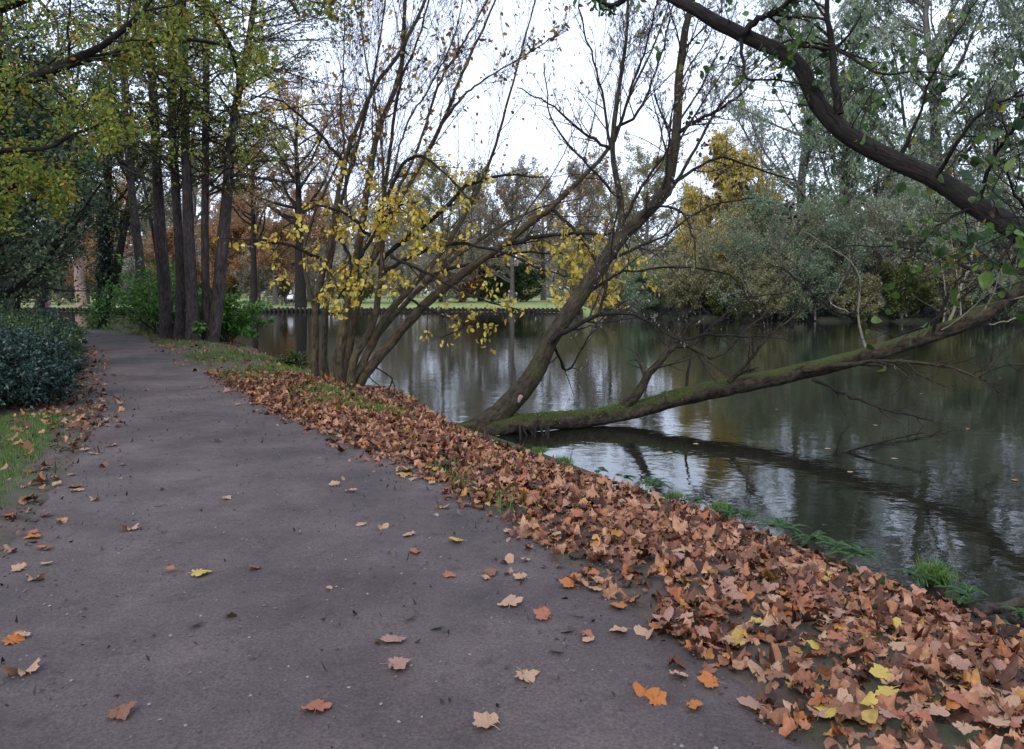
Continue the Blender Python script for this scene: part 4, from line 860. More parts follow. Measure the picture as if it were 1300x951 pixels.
# dense yellow cluster in the heart of the clump
hc = np.array([P(rng.normal(472, 42), rng.normal(290, 42), YC - rng.uniform(.2, 1.2)) for _ in range(44)] + [P(rng.normal(745, 30), rng.normal(345, 22), YC - rng.uniform(.8, 1.6)) for _ in range(22)] + [P(rng.normal(625, 38), rng.normal(385, 16), YC - rng.uniform(.8, 1.5)) for _ in range(4)])
HC = np.stack([np.stack([h_ + np.array([0, 0, .0]), h_ + rng.normal(0, .08, 3) + (0, 0, -.05), h_ + rng.normal(0, .12, 3) + (0, 0, -.15)]) for h_ in hc])
HR = np.tile([.004, .003, .002], (len(HC), 1)); 
st = np.concatenate([C0.reshape(-1, 3), np.stack(Bc).reshape(-1, 3)])
conn = []
for h_ in HC[:, 0]: k = np.argmin(np.linalg.norm(st - h_, axis=1)); conn.append(smooth_line([st[k], (st[k] + h_) / 2 + rng.normal(0, .05, 3) + (0, 0, .06), h_], 5))
g = Geo(); tubes(g, np.stack(conn), np.tile(np.linspace(.006, .004, 5), (len(conn), 1)), 4); D1, d1 = grow(HC, HR, 5, rng, t0=0, ang=.9, ln=1, lnabs=.25, K=4, rmin=.002); tubes(g, HC, HR, 4); tubes(g, D1, d1, 3)
tag(g.build('twigs', M['twig'], root), kind='stuff'); hangleaves(along(D1, 4, rng, jit=.05), M['yellow'], .09)

# ------------------------------------------------------------ leaning tree over the water
YA = 10.9
lt = empty('leaning_tree', tuple(P(600, 548, YA)), 'dark trunk leaning right over the water beside the mossy fallen trunk', 'tree')
AST = [
 [(585, 552, 60, -.1), (612, 542, 62, -.05), (645, 515, 58, 0), (672, 485, 52, 0), (690, 450, 44, .05), (705, 420, 42, .1), (735, 378, 40, .2), (765, 335, 37, .3), (790, 300, 34, .4), (820, 272, 29, .4), (845, 238, 27, .4), (855, 200, 26, .4), (860, 150, 24, .4), (862, 100, 21, .5), (868, 50, 19, .5), (878, 5, 16, .6), (895, -60, 12, .7), (900, -140, 8, .8)],
 [(778, 318, 24, .4), (788, 285, 18, .5), (787, 250, 16, .6), (779, 205, 14, .6), (779, 165, 13, .6), (786, 110, 11, .7), (795, 50, 9, .7), (797, -10, 7, .8), (800, -90, 5, .9)],
 [(790, 300, 12, .6), (836, 262, 10, 1.0), (856, 235, 9, 1.3), (882, 190, 8, 1.6), (910, 140, 7, 1.9), (945, 100, 5, 2.2), (985, 62, 3, 2.5)],
]
Cs, Rs = [], []
for k, rows in enumerate(AST):
    p, r_ = stem([(a_, b_, c__ * .48, d_) for a_, b_, c__, d_ in rows], YA); c = smooth_line(np.column_stack([p, r_]), 44); c[:, :3] += rng.normal(0, .004, (44, 3))
    g = Geo(); tubes(g, c[:, :3], np.maximum(c[:, 3], .006), 18, rng, .06); g.build('trunk' if k == 0 else 'stem', M['bark_willow'], lt); Cs.append(c[:, :3]); Rs.append(c[:, 3])
# side branches of the leaning tree, drawn from the photograph
AB = [
 [(700, 432, 13, -.1), (722, 418, 9, -.2), (748, 405, 8, -.3), (765, 399, 7, -.4), (798, 398, 4.5, -.5), (830, 412, 3.5, -.5), (852, 428, 3, -.5), (880, 440, 2, -.6)],
 [(760, 400, 6, -.4), (768, 370, 4.5, -.4), (774, 330, 3.5, -.4), (780, 290, 3, -.5), (790, 240, 2, -.5)],
 [(735, 378, 8, .2), (780, 350, 5, .4), (800, 344, 4, .5), (860, 340, 3.5, .7), (920, 346, 3, .9), (945, 372, 2, 1), (970, 420, 1.3, 1)],
 [(800, 290, 8, .4), (830, 262, 5, .2), (862, 268, 4, 0), (880, 300, 3, -.1), (884, 340, 2, -.2)],
 [(845, 238, 8, .4), (880, 216, 5.5, .6), (915, 200, 4.5, .8), (960, 214, 3.5, 1), (1010, 230, 2.5, 1.2)],
 [(858, 170, 8, .4), (890, 150, 6, .2), (930, 128, 4.5, 0), (960, 100, 3, -.2)],
 [(779, 165, 6, .6), (812, 140, 5, .8), (842, 60, 3.5, 1), (856, 0, 2.5, 1)],
 [(779, 190, 6, .6), (745, 172, 5, .5), (720, 150, 4, .4), (690, 128, 3, .3), (655, 110, 2, .2)],
 [(780, 180, 6, .6), (800, 120, 4.5, .6), (822, 50, 3.5, .5), (838, -20, 2.5, .4)],
 [(778, 200, 6, .6), (762, 110, 4, .9), (742, 40, 3, 1.1), (730, -30, 2, 1.3)],
 [(786, 250, 6, .5), (756, 220, 4.5, .3), (728, 190, 4, .2), (700, 150, 3, .1), (690, 80, 2, 0)],
 [(788, 285, 7, .5), (820, 230, 5, .7), (850, 180, 4, .9), (830, 120, 3, 1.1)],
 [(770, 330, 7, .3), (840, 300, 4, .5), (900, 262, 3.5, .7), (960, 250, 2.5, .9)],
 [(700, 430, 6, .3), (720, 470, 4, .7), (740, 440, 3, .9), (766, 400, 2.4, 1.1), (800, 380, 1.5, 1.2)],
]
Bc, Br = [], []
for rows in AB:
    p, r_ = stem([(a_, b_, c__ * .72, d_) for a_, b_, c__, d_ in rows], YA); c = smooth_line(np.column_stack([p, r_]), 18); c[1:, :3] += rng.normal(0, .01, (17, 3)); g = Geo(); tubes(g, c[:, :3], np.maximum(c[:, 3], .004), 7); g.build('branch', M['bark_dark'], lt); Bc.append(c[:, :3]); Br.append(np.maximum(c[:, 3], .004))
Bc, Br = np.stack(Bc), np.stack(Br)
A1, a1 = grow(np.stack(Cs), np.maximum(np.stack(Rs), .005), 20, rng, t0=.5, ang=.6, ln=.2, K=7, wob=.1, trop=.06, rr=.25, rmin=.005)
A2, a2 = grow(np.concatenate([Bc[:, ::3][:, :6]]), Br[:, ::3][:, :6], 9, rng, t0=.12, ang=.6, ln=.42, K=6, wob=.12, trop=.02, rr=.5, rmin=.004)
A3, a3 = grow(A1, a1, 9, rng, t0=.15, ang=.6, ln=.42, K=5, wob=.12, rr=.5, rmin=.003)
A4, a4 = grow(A2, a2, 6, rng, t0=.15, ang=.6, ln=.45, K=4, wob=.14, rr=.5, rmin=.0022)
A5, a5 = grow(A3, a3, 11, rng, t0=.15, ang=.6, ln=.45, K=4, wob=.14, rr=.5, rmin=.0022)
g = Geo()
for c, r_ in ((A1, a1), (A2, a2), (A3, a3), (A4, a4), (A5, a5)): tubes(g, c, r_, 4)
tag(g.build('twigs', M['twig'], lt), kind='stuff')
pos = np.concatenate([along(A4, 2, rng), along(A5, 1, rng)]); pos = pos[rng.uniform(size=len(pos)) < .75]
hangleaves(pos, M['greyleaf'], .06, T_rhomb(.2), lt, .5, .1)
# dark shrivelled leaf bunches on the right-hand branches
pos = np.concatenate([P(cx, cy, YA + .8) + rng.normal(0, .07, (22, 3)) for cx, cy in ((893, 185), (915, 220), (905, 255), (940, 235), (880, 150), (1000, 262), (1010, 280))])
hangleaves(pos, M['debris'], .07, T_oval(.4), lt)
# pale scar where a limb has broken off
sc_c = P(660, 506, YA - .235); th = np.linspace(0, 2 * math.pi, 14, endpoint=False)
ring = np.array([sc_c + np.array([(math.cos(a_) * .03 + .022 * math.sin(a_)) * (1 + .25 * math.sin(3 * a_)), .012 * math.cos(a_), math.sin(a_) * .06 * (1 + .2 * math.cos(2 * a_ + 1))]) for a_ in th])
Geo().add(np.vstack([ring, sc_c + (0, -.02, 0)]), [[i_, (i_ + 1) % 14, 14] for i_ in range(14)]).build('bark_scar', M['scar'], lt)

# ------------------------------------------------------------ mossy fallen trunk over the water
ft = empty('fallen_tree', tuple(P(640, 548, 10.8)), 'mossy fallen trunk lying low over the water and rising to the right', 'tree')
FT = [[(575, 545, 26, -.1), (610, 545, 34, 0), (645, 540, 40, .05), (690, 535, 38, .3), (740, 532, 38, .6), (800, 522, 38, .9), (860, 505, 37, 1.1), (920, 492, 37, 1.3), (980, 480, 36, 1.4), (1040, 466, 34, 1.35), (1095, 452, 32, 1.3), (1160, 432, 33, 1.2), (1215, 414, 33, 1.1), (1260, 392, 32, 1.0), (1300, 362, 30, .9), (1350, 320, 26, .8), (1400, 260, 22, .7), (1450, 170, 16, .6)]]
p, r_ = stem([(a_, b_, c__ * .62, d_) for a_, b_, c__, d_ in FT[0]], 10.8); c = smooth_line(np.column_stack([p, r_]), 70); c[:, :3] += rng.normal(0, .004, (70, 3))
g = Geo(); tubes(g, c[:, :3], c[:, 3], 22, rng, .06); g.build('trunk', M['bark_log'], ft); TC, TR = c[:, :3], c[:, 3]
FB = [
 [(785, 522, 26, .85), (808, 500, 21, .8), (826, 474, 17, .75), (848, 446, 14, .7), (866, 436, 13, .7), (884, 442, 11, .65), (900, 455, 8, .6), (925, 445, 6, .6), (945, 420, 4, .6), (975, 395, 3, .6), (990, 385, 2, .6)],
 [(862, 438, 9, .7), (880, 428, 6, .6), (905, 425, 5, .5), (940, 427, 4.5, .5), (975, 428, 3, .4), (1000, 432, 2, .4)],
 [(848, 450, 8, .7), (838, 424, 4, .8), (815, 404, 3, .9), (790, 392, 2, 1)],
 [(925, 485, 13, 1.2), (945, 464, 8, 1.1), (965, 440, 6.5, 1.0), (990, 415, 5, .9), (1015, 396, 4, .8), (1030, 380, 3, .7)],
 [(938, 476, 6, 1.15), (950, 470, 4.5, 1.1), (958, 468, 3, 1.1)],
 [(1020, 470, 14, 1.2), (1060, 464, 12, .9), (1110, 459, 9, .6), (1160, 459, 8, .3), (1210, 466, 6.5, .1), (1235, 478, 5.5, 0), (1262, 468, 4.5, -.1), (1300, 462, 4, -.2), (1340, 470, 3, -.3)],
 [(1240, 478, 4, 0), (1255, 488, 3, -.1), (1272, 501, 2, -.1)],
 [(1236, 476, 3.5, 0), (1255, 462, 2.6, 0), (1262, 440, 2, 0)],
 [(1032, 482, 9, 1.2), (1048, 488, 7, 1.0), (1080, 503, 6, .8), (1130, 522, 5, .6), (1187, 533, 3.5, .5)],
 [(1102, 450, 10, 1.3), (1096, 430, 8, 1.3), (1088, 402, 6.5, 1.3), (1092, 370, 5, 1.3), (1086, 340, 4, 1.3), (1060, 318, 3, 1.3), (1005, 285, 2, 1.3)],
 [(1088, 398, 6, 1.3), (1062, 396, 5, 1.2), (1030, 372, 4, 1.1), (1000, 345, 3, 1.0), (975, 335, 2, 1.0)],
 [(1088, 400, 5, 1.3), (1055, 385, 4, 1.5), (1062, 370, 3, 1.6), (1072, 350, 2, 1.7)],
 [(1200, 420, 11, 1.1), (1215, 385, 9, 1.2), (1228, 345, 8, 1.3), (1240, 300, 6, 1.4), (1250, 240, 4, 1.5), (1262, 170, 3, 1.6)],
 [(1280, 380, 14, .9), (1255, 352, 10, .7), (1215, 335, 7, .6), (1170, 318, 5, .5), (1120, 312, 4, .4), (1060, 315, 2.4, .3)],
 [(1180, 426, 8, 1.1), (1200, 385, 6, .9), (1215, 358, 4.5, .8), (1235, 335, 3, .7)],
 [(1300, 365, 12, .9), (1320, 390, 8, .8), (1290, 405, 5, .7), (1255, 412, 3, .6)],
 [(870, 500, 8, 1.1), (880, 440, 4, 1.6), (920, 400, 3.4, 2), (950, 380, 3, 2.2), (1005, 370, 2, 2.4)],
]
Bc, Br = [], []
for k, rows in enumerate(FB):
    p, r_ = stem([(a_, b_, c__ * (.42 if k in (9, 11, 12, 15) else .58), d_) for a_, b_, c__, d_ in rows], 10.8); c = smooth_line(np.column_stack([p, r_]), 18); c[1:, :3] += rng.normal(0, .01, (17, 3)); g = Geo(); tubes(g, c[:, :3], np.maximum(c[:, 3], .004), 8, rng, .04); g.build('branch', M['bark_willow'] if k in (0, 3, 5) else M['twig_pale'] if k in (9, 11, 12, 15) else M['bark_dark'], ft); Bc.append(c[:, :3]); Br.append(np.maximum(c[:, 3], .004))
Bc, Br = np.stack(Bc), np.stack(Br)
B1, b1 = grow(Bc, Br, 15, rng, t0=.2, ang=.7, ln=.26, K=6, wob=.16, trop=.04, rr=.5, rmin=.0035)
B2, b2 = grow(B1, b1, 6, rng, t0=.15, ang=.7, ln=.5, K=4, wob=.18, rr=.5, rmin=.0022)
g = Geo(); tubes(g, B1, b1, 4); tubes(g, B2, b2, 3); tag(g.build('twigs', M['twig'], ft), kind='stuff')
# slim upright shoots from the trunk's raised end and tip
tipC = TC[None, 44:]; up, ur = grow(tipC, TR[None, 44:], 16, rng, t0=0, ang=1.0, ln=1, lnabs=1.8, K=8, wob=.08, trop=.14, rr=.12, rmin=.007)
u2, v2 = grow(up, ur, 8, rng, t0=.2, ang=.6, ln=.35, K=5, rr=.5, rmin=.003)
g = Geo(); tubes(g, up, ur, 5); tubes(g, u2, v2, 3); tag(g.build('shoots', M['twig_pale'], ft), kind='stuff')
pos = along(u2, 2, rng); hangleaves(pos[rng.uniform(size=len(pos)) < .35], M['scrub'], .06, T_oval(.3), ft)
# grassy moss fringe and roots by the foot
n_ = 2600; k = rng.integers(6, 22, n_); a = rng.uniform(-.2, 3.3, n_); pos = TC[k] + np.column_stack([rng.normal(0, .05, n_), np.cos(a) * TR[k] * .98, np.sin(a) * TR[k] * .98])
g = Geo(); leaves(g, T_rhomb(.12), pos, hang(n_, rng, .9, (0, 0, .3)), .035 * rng.uniform(.5, 1.5, n_)); tag(g.build('moss', M['grass'], ft), kind='stuff')
roots = []
for k in range(8):
    s_ = P(rng.uniform(655, 700), 540, 10.85 + rng.uniform(-.2, .1)); e = s_ + np.array([rng.normal(.1, .2), rng.normal(-.25, .15), -.45]); roots.append(smooth_line([s_, (s_ + e) / 2 + rng.normal(0, .06, 3), e], 8))
g = Geo(); tubes(g, np.stack(roots), np.tile(np.linspace(.02, .008, 8), (8, 1)), 6); tag(g.build('root_tangle', M['bark_dark'], ft), kind='stuff')

# ------------------------------------------------------------ near alder bent over the view, upper right
na = empty('overhanging_alder', (4.2, 3.0, -.25), 'near dark alder bough arching in from the upper right with green leaves', 'tree')
p, r_ = stem([(1400, 372, 52, -.9), (1340, 328, 47, -.5), (1290, 292, 46, -.2), (1240, 262, 46, 0), (1190, 228, 44, .2), (1140, 205, 44, .4), (1100, 186, 42, .5), (1062, 160, 40, .6), (1036, 128, 38, .7), (1020, 92, 36, .8), (1000, 70, 36, .9), (965, 54, 34, 1), (920, 33, 32, 1.1), (875, 8, 27, 1.3), (830, -12, 20, 1.5), (795, -22, 15, 1.7), (770, -30, 10, 1.8), (730, -60, 6, 1.9)], 5)
base = np.array([(4.35, 2.9, -.45), (4.2, 2.95, .0), (3.95, 3.1, .6), (3.6, 3.5, 1.15)]); p = np.vstack([base, p]); r_ = np.concatenate([[.16, .13, .11, .10], r_ * np.interp(np.arange(len(r_)), [0, 5, 9], [.64, .56, .52])])
c = smooth_line(np.column_stack([p, r_]), 90); c[:, :3] += rng.normal(0, .002, (90, 3)); g = Geo(); tubes(g, c[:, :3], c[:, 3], 24, rng, .045); g.build('trunk', M['bark_dark'], na); NC, NR = c[:, :3], c[:, 3]
NB = [
 [(1066, 145, 15, .6), (1060, 100, 12, .6), (1054, 50, 10, .6), (1050, 0, 8, .6), (1050, -60, 6, .6)],
 [(945, 42, 13, 1), (962, 25, 11, .9), (985, 15, 9, .8), (1000, 4, 8, .7), (1010, -15, 6, .6)],
 [(800, -10, 14, 1.6), (785, 4, 10, 1.6), (770, 6, 8, 1.6), (755, -8, 6, 1.6)],
 [(940, 50, 7, 1.0), (944, 80, 5, .9), (948, 100, 4, .8), (990, 102, 3, .7), (1040, 112, 2, .6)],
 [(1000, 62, 6, .9), (1012, 55, 5, .8), (1050, 58, 4, .7), (1100, 78, 3, .6), (1120, 100, 2, .5)],
 [(1056, 62, 6, .6), (1020, 58, 5, .5), (1000, 52, 3.6, .4), (975, 70, 2.2, .4)],
 [(1060, 60, 5, .6), (1090, 80, 4.5, .5), (1120, 95, 3.5, .4), (1160, 90, 3, .3), (1210, 98, 2, .2)],
 [(1190, 225, 8, 0), (1215, 180, 6, -.2), (1250, 140, 5, -.3), (1300, 120, 4, -.4), (1350, 118, 3, -.5)],
 [(1240, 262, 8, 0), (1262, 200, 5.5, -.2), (1290, 160, 4.5, -.4), (1320, 130, 3, -.6)],
 [(1140, 205, 6, .4), (1165, 150, 4.5, .3), (1180, 100, 3.6, .2), (1210, 50, 3, .1), (1240, 0, 2, 0)],
 [(1290, 292, 8, -.2), (1270, 330, 5, -.4), (1225, 375, 3.6, -.5), (1180, 410, 3, -.6), (1130, 430, 2, -.6)],
 [(1240, 262, 5, 0), (1200, 280, 4, -.1), (1170, 310, 3, -.2), (1150, 330, 2, -.2)],
 [(1340, 328, 8, -.5), (1330, 300, 6, -.9), (1300, 260, 5, -1.2), (1285, 240, 4, -1.4), (1275, 205, 3, -1.5)],
 [(1340, 330, 8, -.5), (1320, 350, 6, -1), (1290, 345, 4, -1.4), (1272, 335, 3, -1.6)],
 [(1290, 292, 5, -.2), (1262, 310, 4, -.6), (1255, 322, 3, -.8), (1230, 345, 2, -1)],
]
Bc, Br = [], []
for rows in NB:
    p, r_ = stem([(a_, b_, c__ * .75, d_) for a_, b_, c__, d_ in rows], 5); c = smooth_line(np.column_stack([p, r_]), 16); c[1:, :3] += rng.normal(0, .004, (15, 3)); g = Geo(); tubes(g, c[:, :3], np.maximum(c[:, 3], .002), 9, rng, .04); g.build('branch', M['bark_dark'], na); Bc.append(c[:, :3]); Br.append(np.maximum(c[:, 3], .002))
Bc, Br = np.stack(Bc), np.stack(Br)
N1, n1 = grow(Bc, Br, 12, rng, t0=.3, ang=.8, ln=.4, K=7, wob=.14, trop=0, droop=.05, rr=.5, rmin=.0018)
N2, n2 = grow(N1, n1, 4, rng, t0=.2, ang=.7, ln=.45, K=5, wob=.16, rr=.55, rmin=.0012)
M1, m1 = grow(NC[None, 30:], NR[None, 30:], 80, rng, t0=0, ang=1.2, ln=1, lnabs=.55, K=7, wob=.16, trop=.0, rr=.08, rmin=.0018)
M2, m2 = grow(M1, m1, 4, rng, t0=.2, ang=.7, ln=.45, K=5, wob=.16, rr=.55, rmin=.0012)
g = Geo()
for c, r_ in ((N1, n1), (N2, n2), (M1, m1), (M2, m2)): tubes(g, c, r_, 4)
tag(g.build('twigs', M['bark_dark'], na), kind='stuff')
pos = np.concatenate([along(N2, 1, rng, .5, 1, .01), along(M2, 1, rng, .5, 1, .01)])
q_ = rng.uniform(size=len(pos)) < np.where(pos[:, 2] < EYE + .1, .3, .9); hangleaves(pos[q_], M['alderleaf'], .05, T_oval(.44), na, .9, .3)
# closest leaves, a few large ones in front of the water
pos = np.array([P(a_, b_, Y_) for a_, b_, Y_ in ((1276, 330, 2.9), (1290, 200, 3.0), (1258, 318, 3.1), (1272, 165, 3.4), (1296, 300, 3.2), (1168, 415, 4.1), (1180, 412, 4.0), (1100, 437, 4.3), (1092, 432, 4.3), (1160, 422, 4.1), (1255, 344, 3.3), (1148, 232, 4.4), (1172, 240, 4.4), (1190, 243, 4.3), (1160, 238, 4.5), (1240, 235, 4.0), (1265, 238, 4.0), (1225, 215, 4.2), (1205, 178, 4.3), (1218, 192, 4.3), (890, 90, 6), (900, 82, 6), (1072, 250, 5))])
hangleaves(pos + rng.normal(0, .006, pos.shape), M['alderleaf'], .068, T_oval(.44), na, .6, .2)

# ------------------------------------------------------------ fallen leaves
rng = np.random.default_rng(99)
MAP = [T_maple(k) for k in range(6)] + [(T_oval(.45)[0] * .58, T_oval(.45)[1])]
def scatter(n, box, dens):
    x = rng.uniform(box[0], box[1], n); y = rng.uniform(box[2], box[3], n); p = np.column_stack([x, y]); k = rng.uniform(size=n) < dens(p); return p[k]
def bank_d(p):
    d1, _ = shore(p); dp = dpath(p); right = p[:, 0] > np.interp(p[:, 1], (PR[:, 1]), PR[:, 0]) - .5
    e = dp + .16 * wob(p[:, 0] * 1.5, p[:, 1] * 1.5)
    f = ss(-.34, .10, e) * (d1 > .02) * right
    # bare, grassy patch around the foot of the stems and beyond
    far_ = ss(10.5, 14, p[:, 1]); hole = 1 - .75 * np.exp(-((p[:, 0] + 2.7) ** 2 / .5 + (p[:, 1] - 12.6) ** 2 / 1.2))
    return f * (1 - .45 * far_) * hole
def put(P2, lift, size, tilt, mat, name, maps=MAP, curl=.6, tplidx=None, **tg):
    g = Geo(); z = H(P2); n = len(P2); k = rng.integers(0, len(maps), n)
    pos = np.column_stack([P2, z + lift]); fr = frames(n, rng, (0, 0, 1), tilt); sz = size * rng.uniform(.35, 1.38, n)
    for i_, t_ in enumerate(maps):
        s_ = k == i_
        if s_.any(): leaves(g, t_, pos[s_], fr[s_], sz[s_], rng, curl)
    return g
p = np.concatenate([scatter(27000, (-3.5, 5.2, 2.0, 10.5), bank_d), scatter(15000, (-6, 0, 9.5, 15), bank_d), scatter(7000, (-14, -3, 14, 30), bank_d)])
print('bank leaves', len(p))
lift = .010 + .05 * rng.uniform(size=len(p)) ** 1.4
g = put(p, lift, .092, .27, None, '')
# also a few overhanging the edge
p = scatter(1800, (-3.5, 5.2, 2, 13), lambda q_: (np.abs(shore(q_)[0]) < .07) * .8)
tag(g.build('leaf_litter', M['litter']), 'deep carpet of rusty brown fallen leaves covering the bank', 'fallen leaves', kind='stuff')
# left verge
def left_d(p):
    dp = dpath(p); left = p[:, 0] < np.interp(p[:, 1], PL[:, 1], PL[:, 0]) + .35; e = dp + .12 * wob(p[:, 0] * 2, p[:, 1] * 2)
    near = ss(-.12, .15, e) * np.exp(-np.maximum(e - .25, 0) / .5) + .30 * ss(0, .4, e)
    return near * left * (.55 + .5 * ss(7.6, 8.6, p[:, 1]) )
p = np.concatenate([scatter(3200, (-9, -2.4, 2.2, 12), left_d), scatter(5000, (-17, -5, 11, 29), lambda q_: left_d(q_) * 1.6), scatter(7000, (-13, -4.5, 8.6, 22), lambda q_: (q_[:, 0] < np.interp(q_[:, 1], PL[:, 1], PL[:, 0]) + .6) * np.exp(-np.abs(dpath(q_) + .05) / .25))])
g = put(p, .015 + .03 * rng.uniform(size=len(p)), .10, .3, None, '')
tag(g.build('verge_leaves', M['litter']), 'scattered rusty leaves along the left verge below the hedge', 'fallen leaves', kind='stuff')
# debris: dark crumbs, small bits along the path edges and path
def edge_d(p): dp = dpath(p); return np.exp(-np.abs(dp - .0) / .28) * .8
p = np.concatenate([scatter(34000, (-9, 4, 2, 13), edge_d), scatter(9000, (-9, 3, 2.2, 13), lambda q_: (dpath(q_) < 0) * (.25 + .5 * (wob(q_[:, 0] * 1.1, q_[:, 1] * .7) > .1)))])
n = len(p); g = Geo(); pos = np.column_stack([p, H(p) + .016]); leaves(g, T_rhomb(.3), pos, frames(n, rng, (0, 0, 1), .3), .024 * rng.uniform(.2, 1.0, n) ** 1.5 * 1.5, rng, .5)
tag(g.build('path_debris', M['debris']), 'dark crumbs of bark and leaf scattered over the path and its edges', 'debris', kind='stuff')
p = scatter(11000, (-9, 3.5, 1.8, 12), lambda q_: (dpath(q_) < .1) * 1.0)
n = len(p); sph = np.array([(1, 0, 0), (-1, 0, 0), (0, 1, 0), (0, -1, 0), (0, 0, .6), (0, 0, -.6)]); sf = np.array([[0, 2, 4], [2, 1, 4], [1, 3, 4], [3, 0, 4]])
g = Geo(); leaves(g, (sph, sf), np.column_stack([p, H(p) + .013]), frames(n, rng, (0, 0, 1), .2), .0044 * rng.uniform(.5, 1.8, n) ** 1.4)
tag(g.build('path_grit', M['pebble']), 'pale grit and tiny stones set in the path surface', 'grit', kind='stuff')
p = scatter(5000, (-9, 3.5, 2, 13), lambda q_: np.exp(-np.abs(dpath(q_) + .02) / .22) * .9)
g = Geo(); n = len(p); leaves(g, T_oval(.4), np.column_stack([p, H(p) + .014]), frames(n, rng, (0, 0, 1), .2), .035 * rng.uniform(.3, 1.4, n), rng, .6)
tag(g.build('leaf_fragments', M['litter_dull']), 'brown torn leaf fragments along both margins of the path', 'leaf fragments', kind='stuff')
# twigs on ground
p = scatter(260, (-5, 4, 2.4, 12), lambda q_: edge_d(q_) + .06); n = len(p); an = rng.uniform(0, 6.28, n); ln_ = rng.uniform(.05, .22, n)
a_ = np.column_stack([p, H(p) + .02]); dv = np.column_stack([np.cos(an), np.sin(an), rng.normal(0, .03, n)]) * ln_[:, None]
C = np.stack([a_, a_ + dv * .5 + rng.normal(0, .01, (n, 3)) * [1, 1, .2], a_ + dv], 1); g = Geo(); tubes(g, C, np.tile([.003, .0025, .0012], (n, 1)), 5)
tag(g.build('twig_litter', M['driftwood']), 'thin broken twigs strewn along the path edges', 'twigs', kind='stuff')

# individual leaves: materials by look
def onel(name, c, c2): return leafmat(name, [(0, c), (1, c2)], .1, .6)
LM = {'tan': onel('leaf_tan', (0.376, 0.229, 0.139), (0.376, 0.229, 0.139)), 'pink': onel('leaf_pink', (0.304, 0.165, 0.117), (0.304, 0.165, 0.117)), 'orange': onel('leaf_orange', (0.376, 0.127, 0.027), (0.376, 0.127, 0.027)),
      'yellow': onel('leaf_yellow', (0.420, 0.305, 0.066), (0.420, 0.305, 0.066)), 'brown': onel('leaf_brown', (0.189, 0.083, 0.044), (0.189, 0.083, 0.044)), 'grey': onel('leaf_grey', (0.077, 0.063, 0.051), (0.077, 0.063, 0.051)), 'dark': onel('leaf_dark', (0.066, 0.049, 0.025), (0.066, 0.049, 0.025)), 'rust': onel('leaf_rust', (0.304, 0.108, 0.056), (0.304, 0.108, 0.056))}
def leaf_mesh(seed, curl, mat, oval=False):
    r2_ = np.random.default_rng(seed); g = Geo(); leaves(g, T_oval(.4) if oval else MAP[seed % 6], np.zeros((1, 3)), np.eye(3)[None], 1.0, r2_, curl, 0)
    # stalk
    tubes(g, np.array([(0, 0, 0), (.02, -.2, .03), (.0, -.42, .01)]), np.array([.014, .011, .009]), 5); return g.mesh('fallen_leaf', mat)
LMESH = {}
for k_ in LM:
    LMESH[k_] = [leaf_mesh(s_, .32, LM[k_]) for s_ in range(4)]
LMESH['grey'] = [leaf_mesh(s_, .15, LM['grey'], True) for s_ in range(4)]; LMESH['dark'] = [leaf_mesh(s_, .6, LM['dark'], True) for s_ in range(4)]
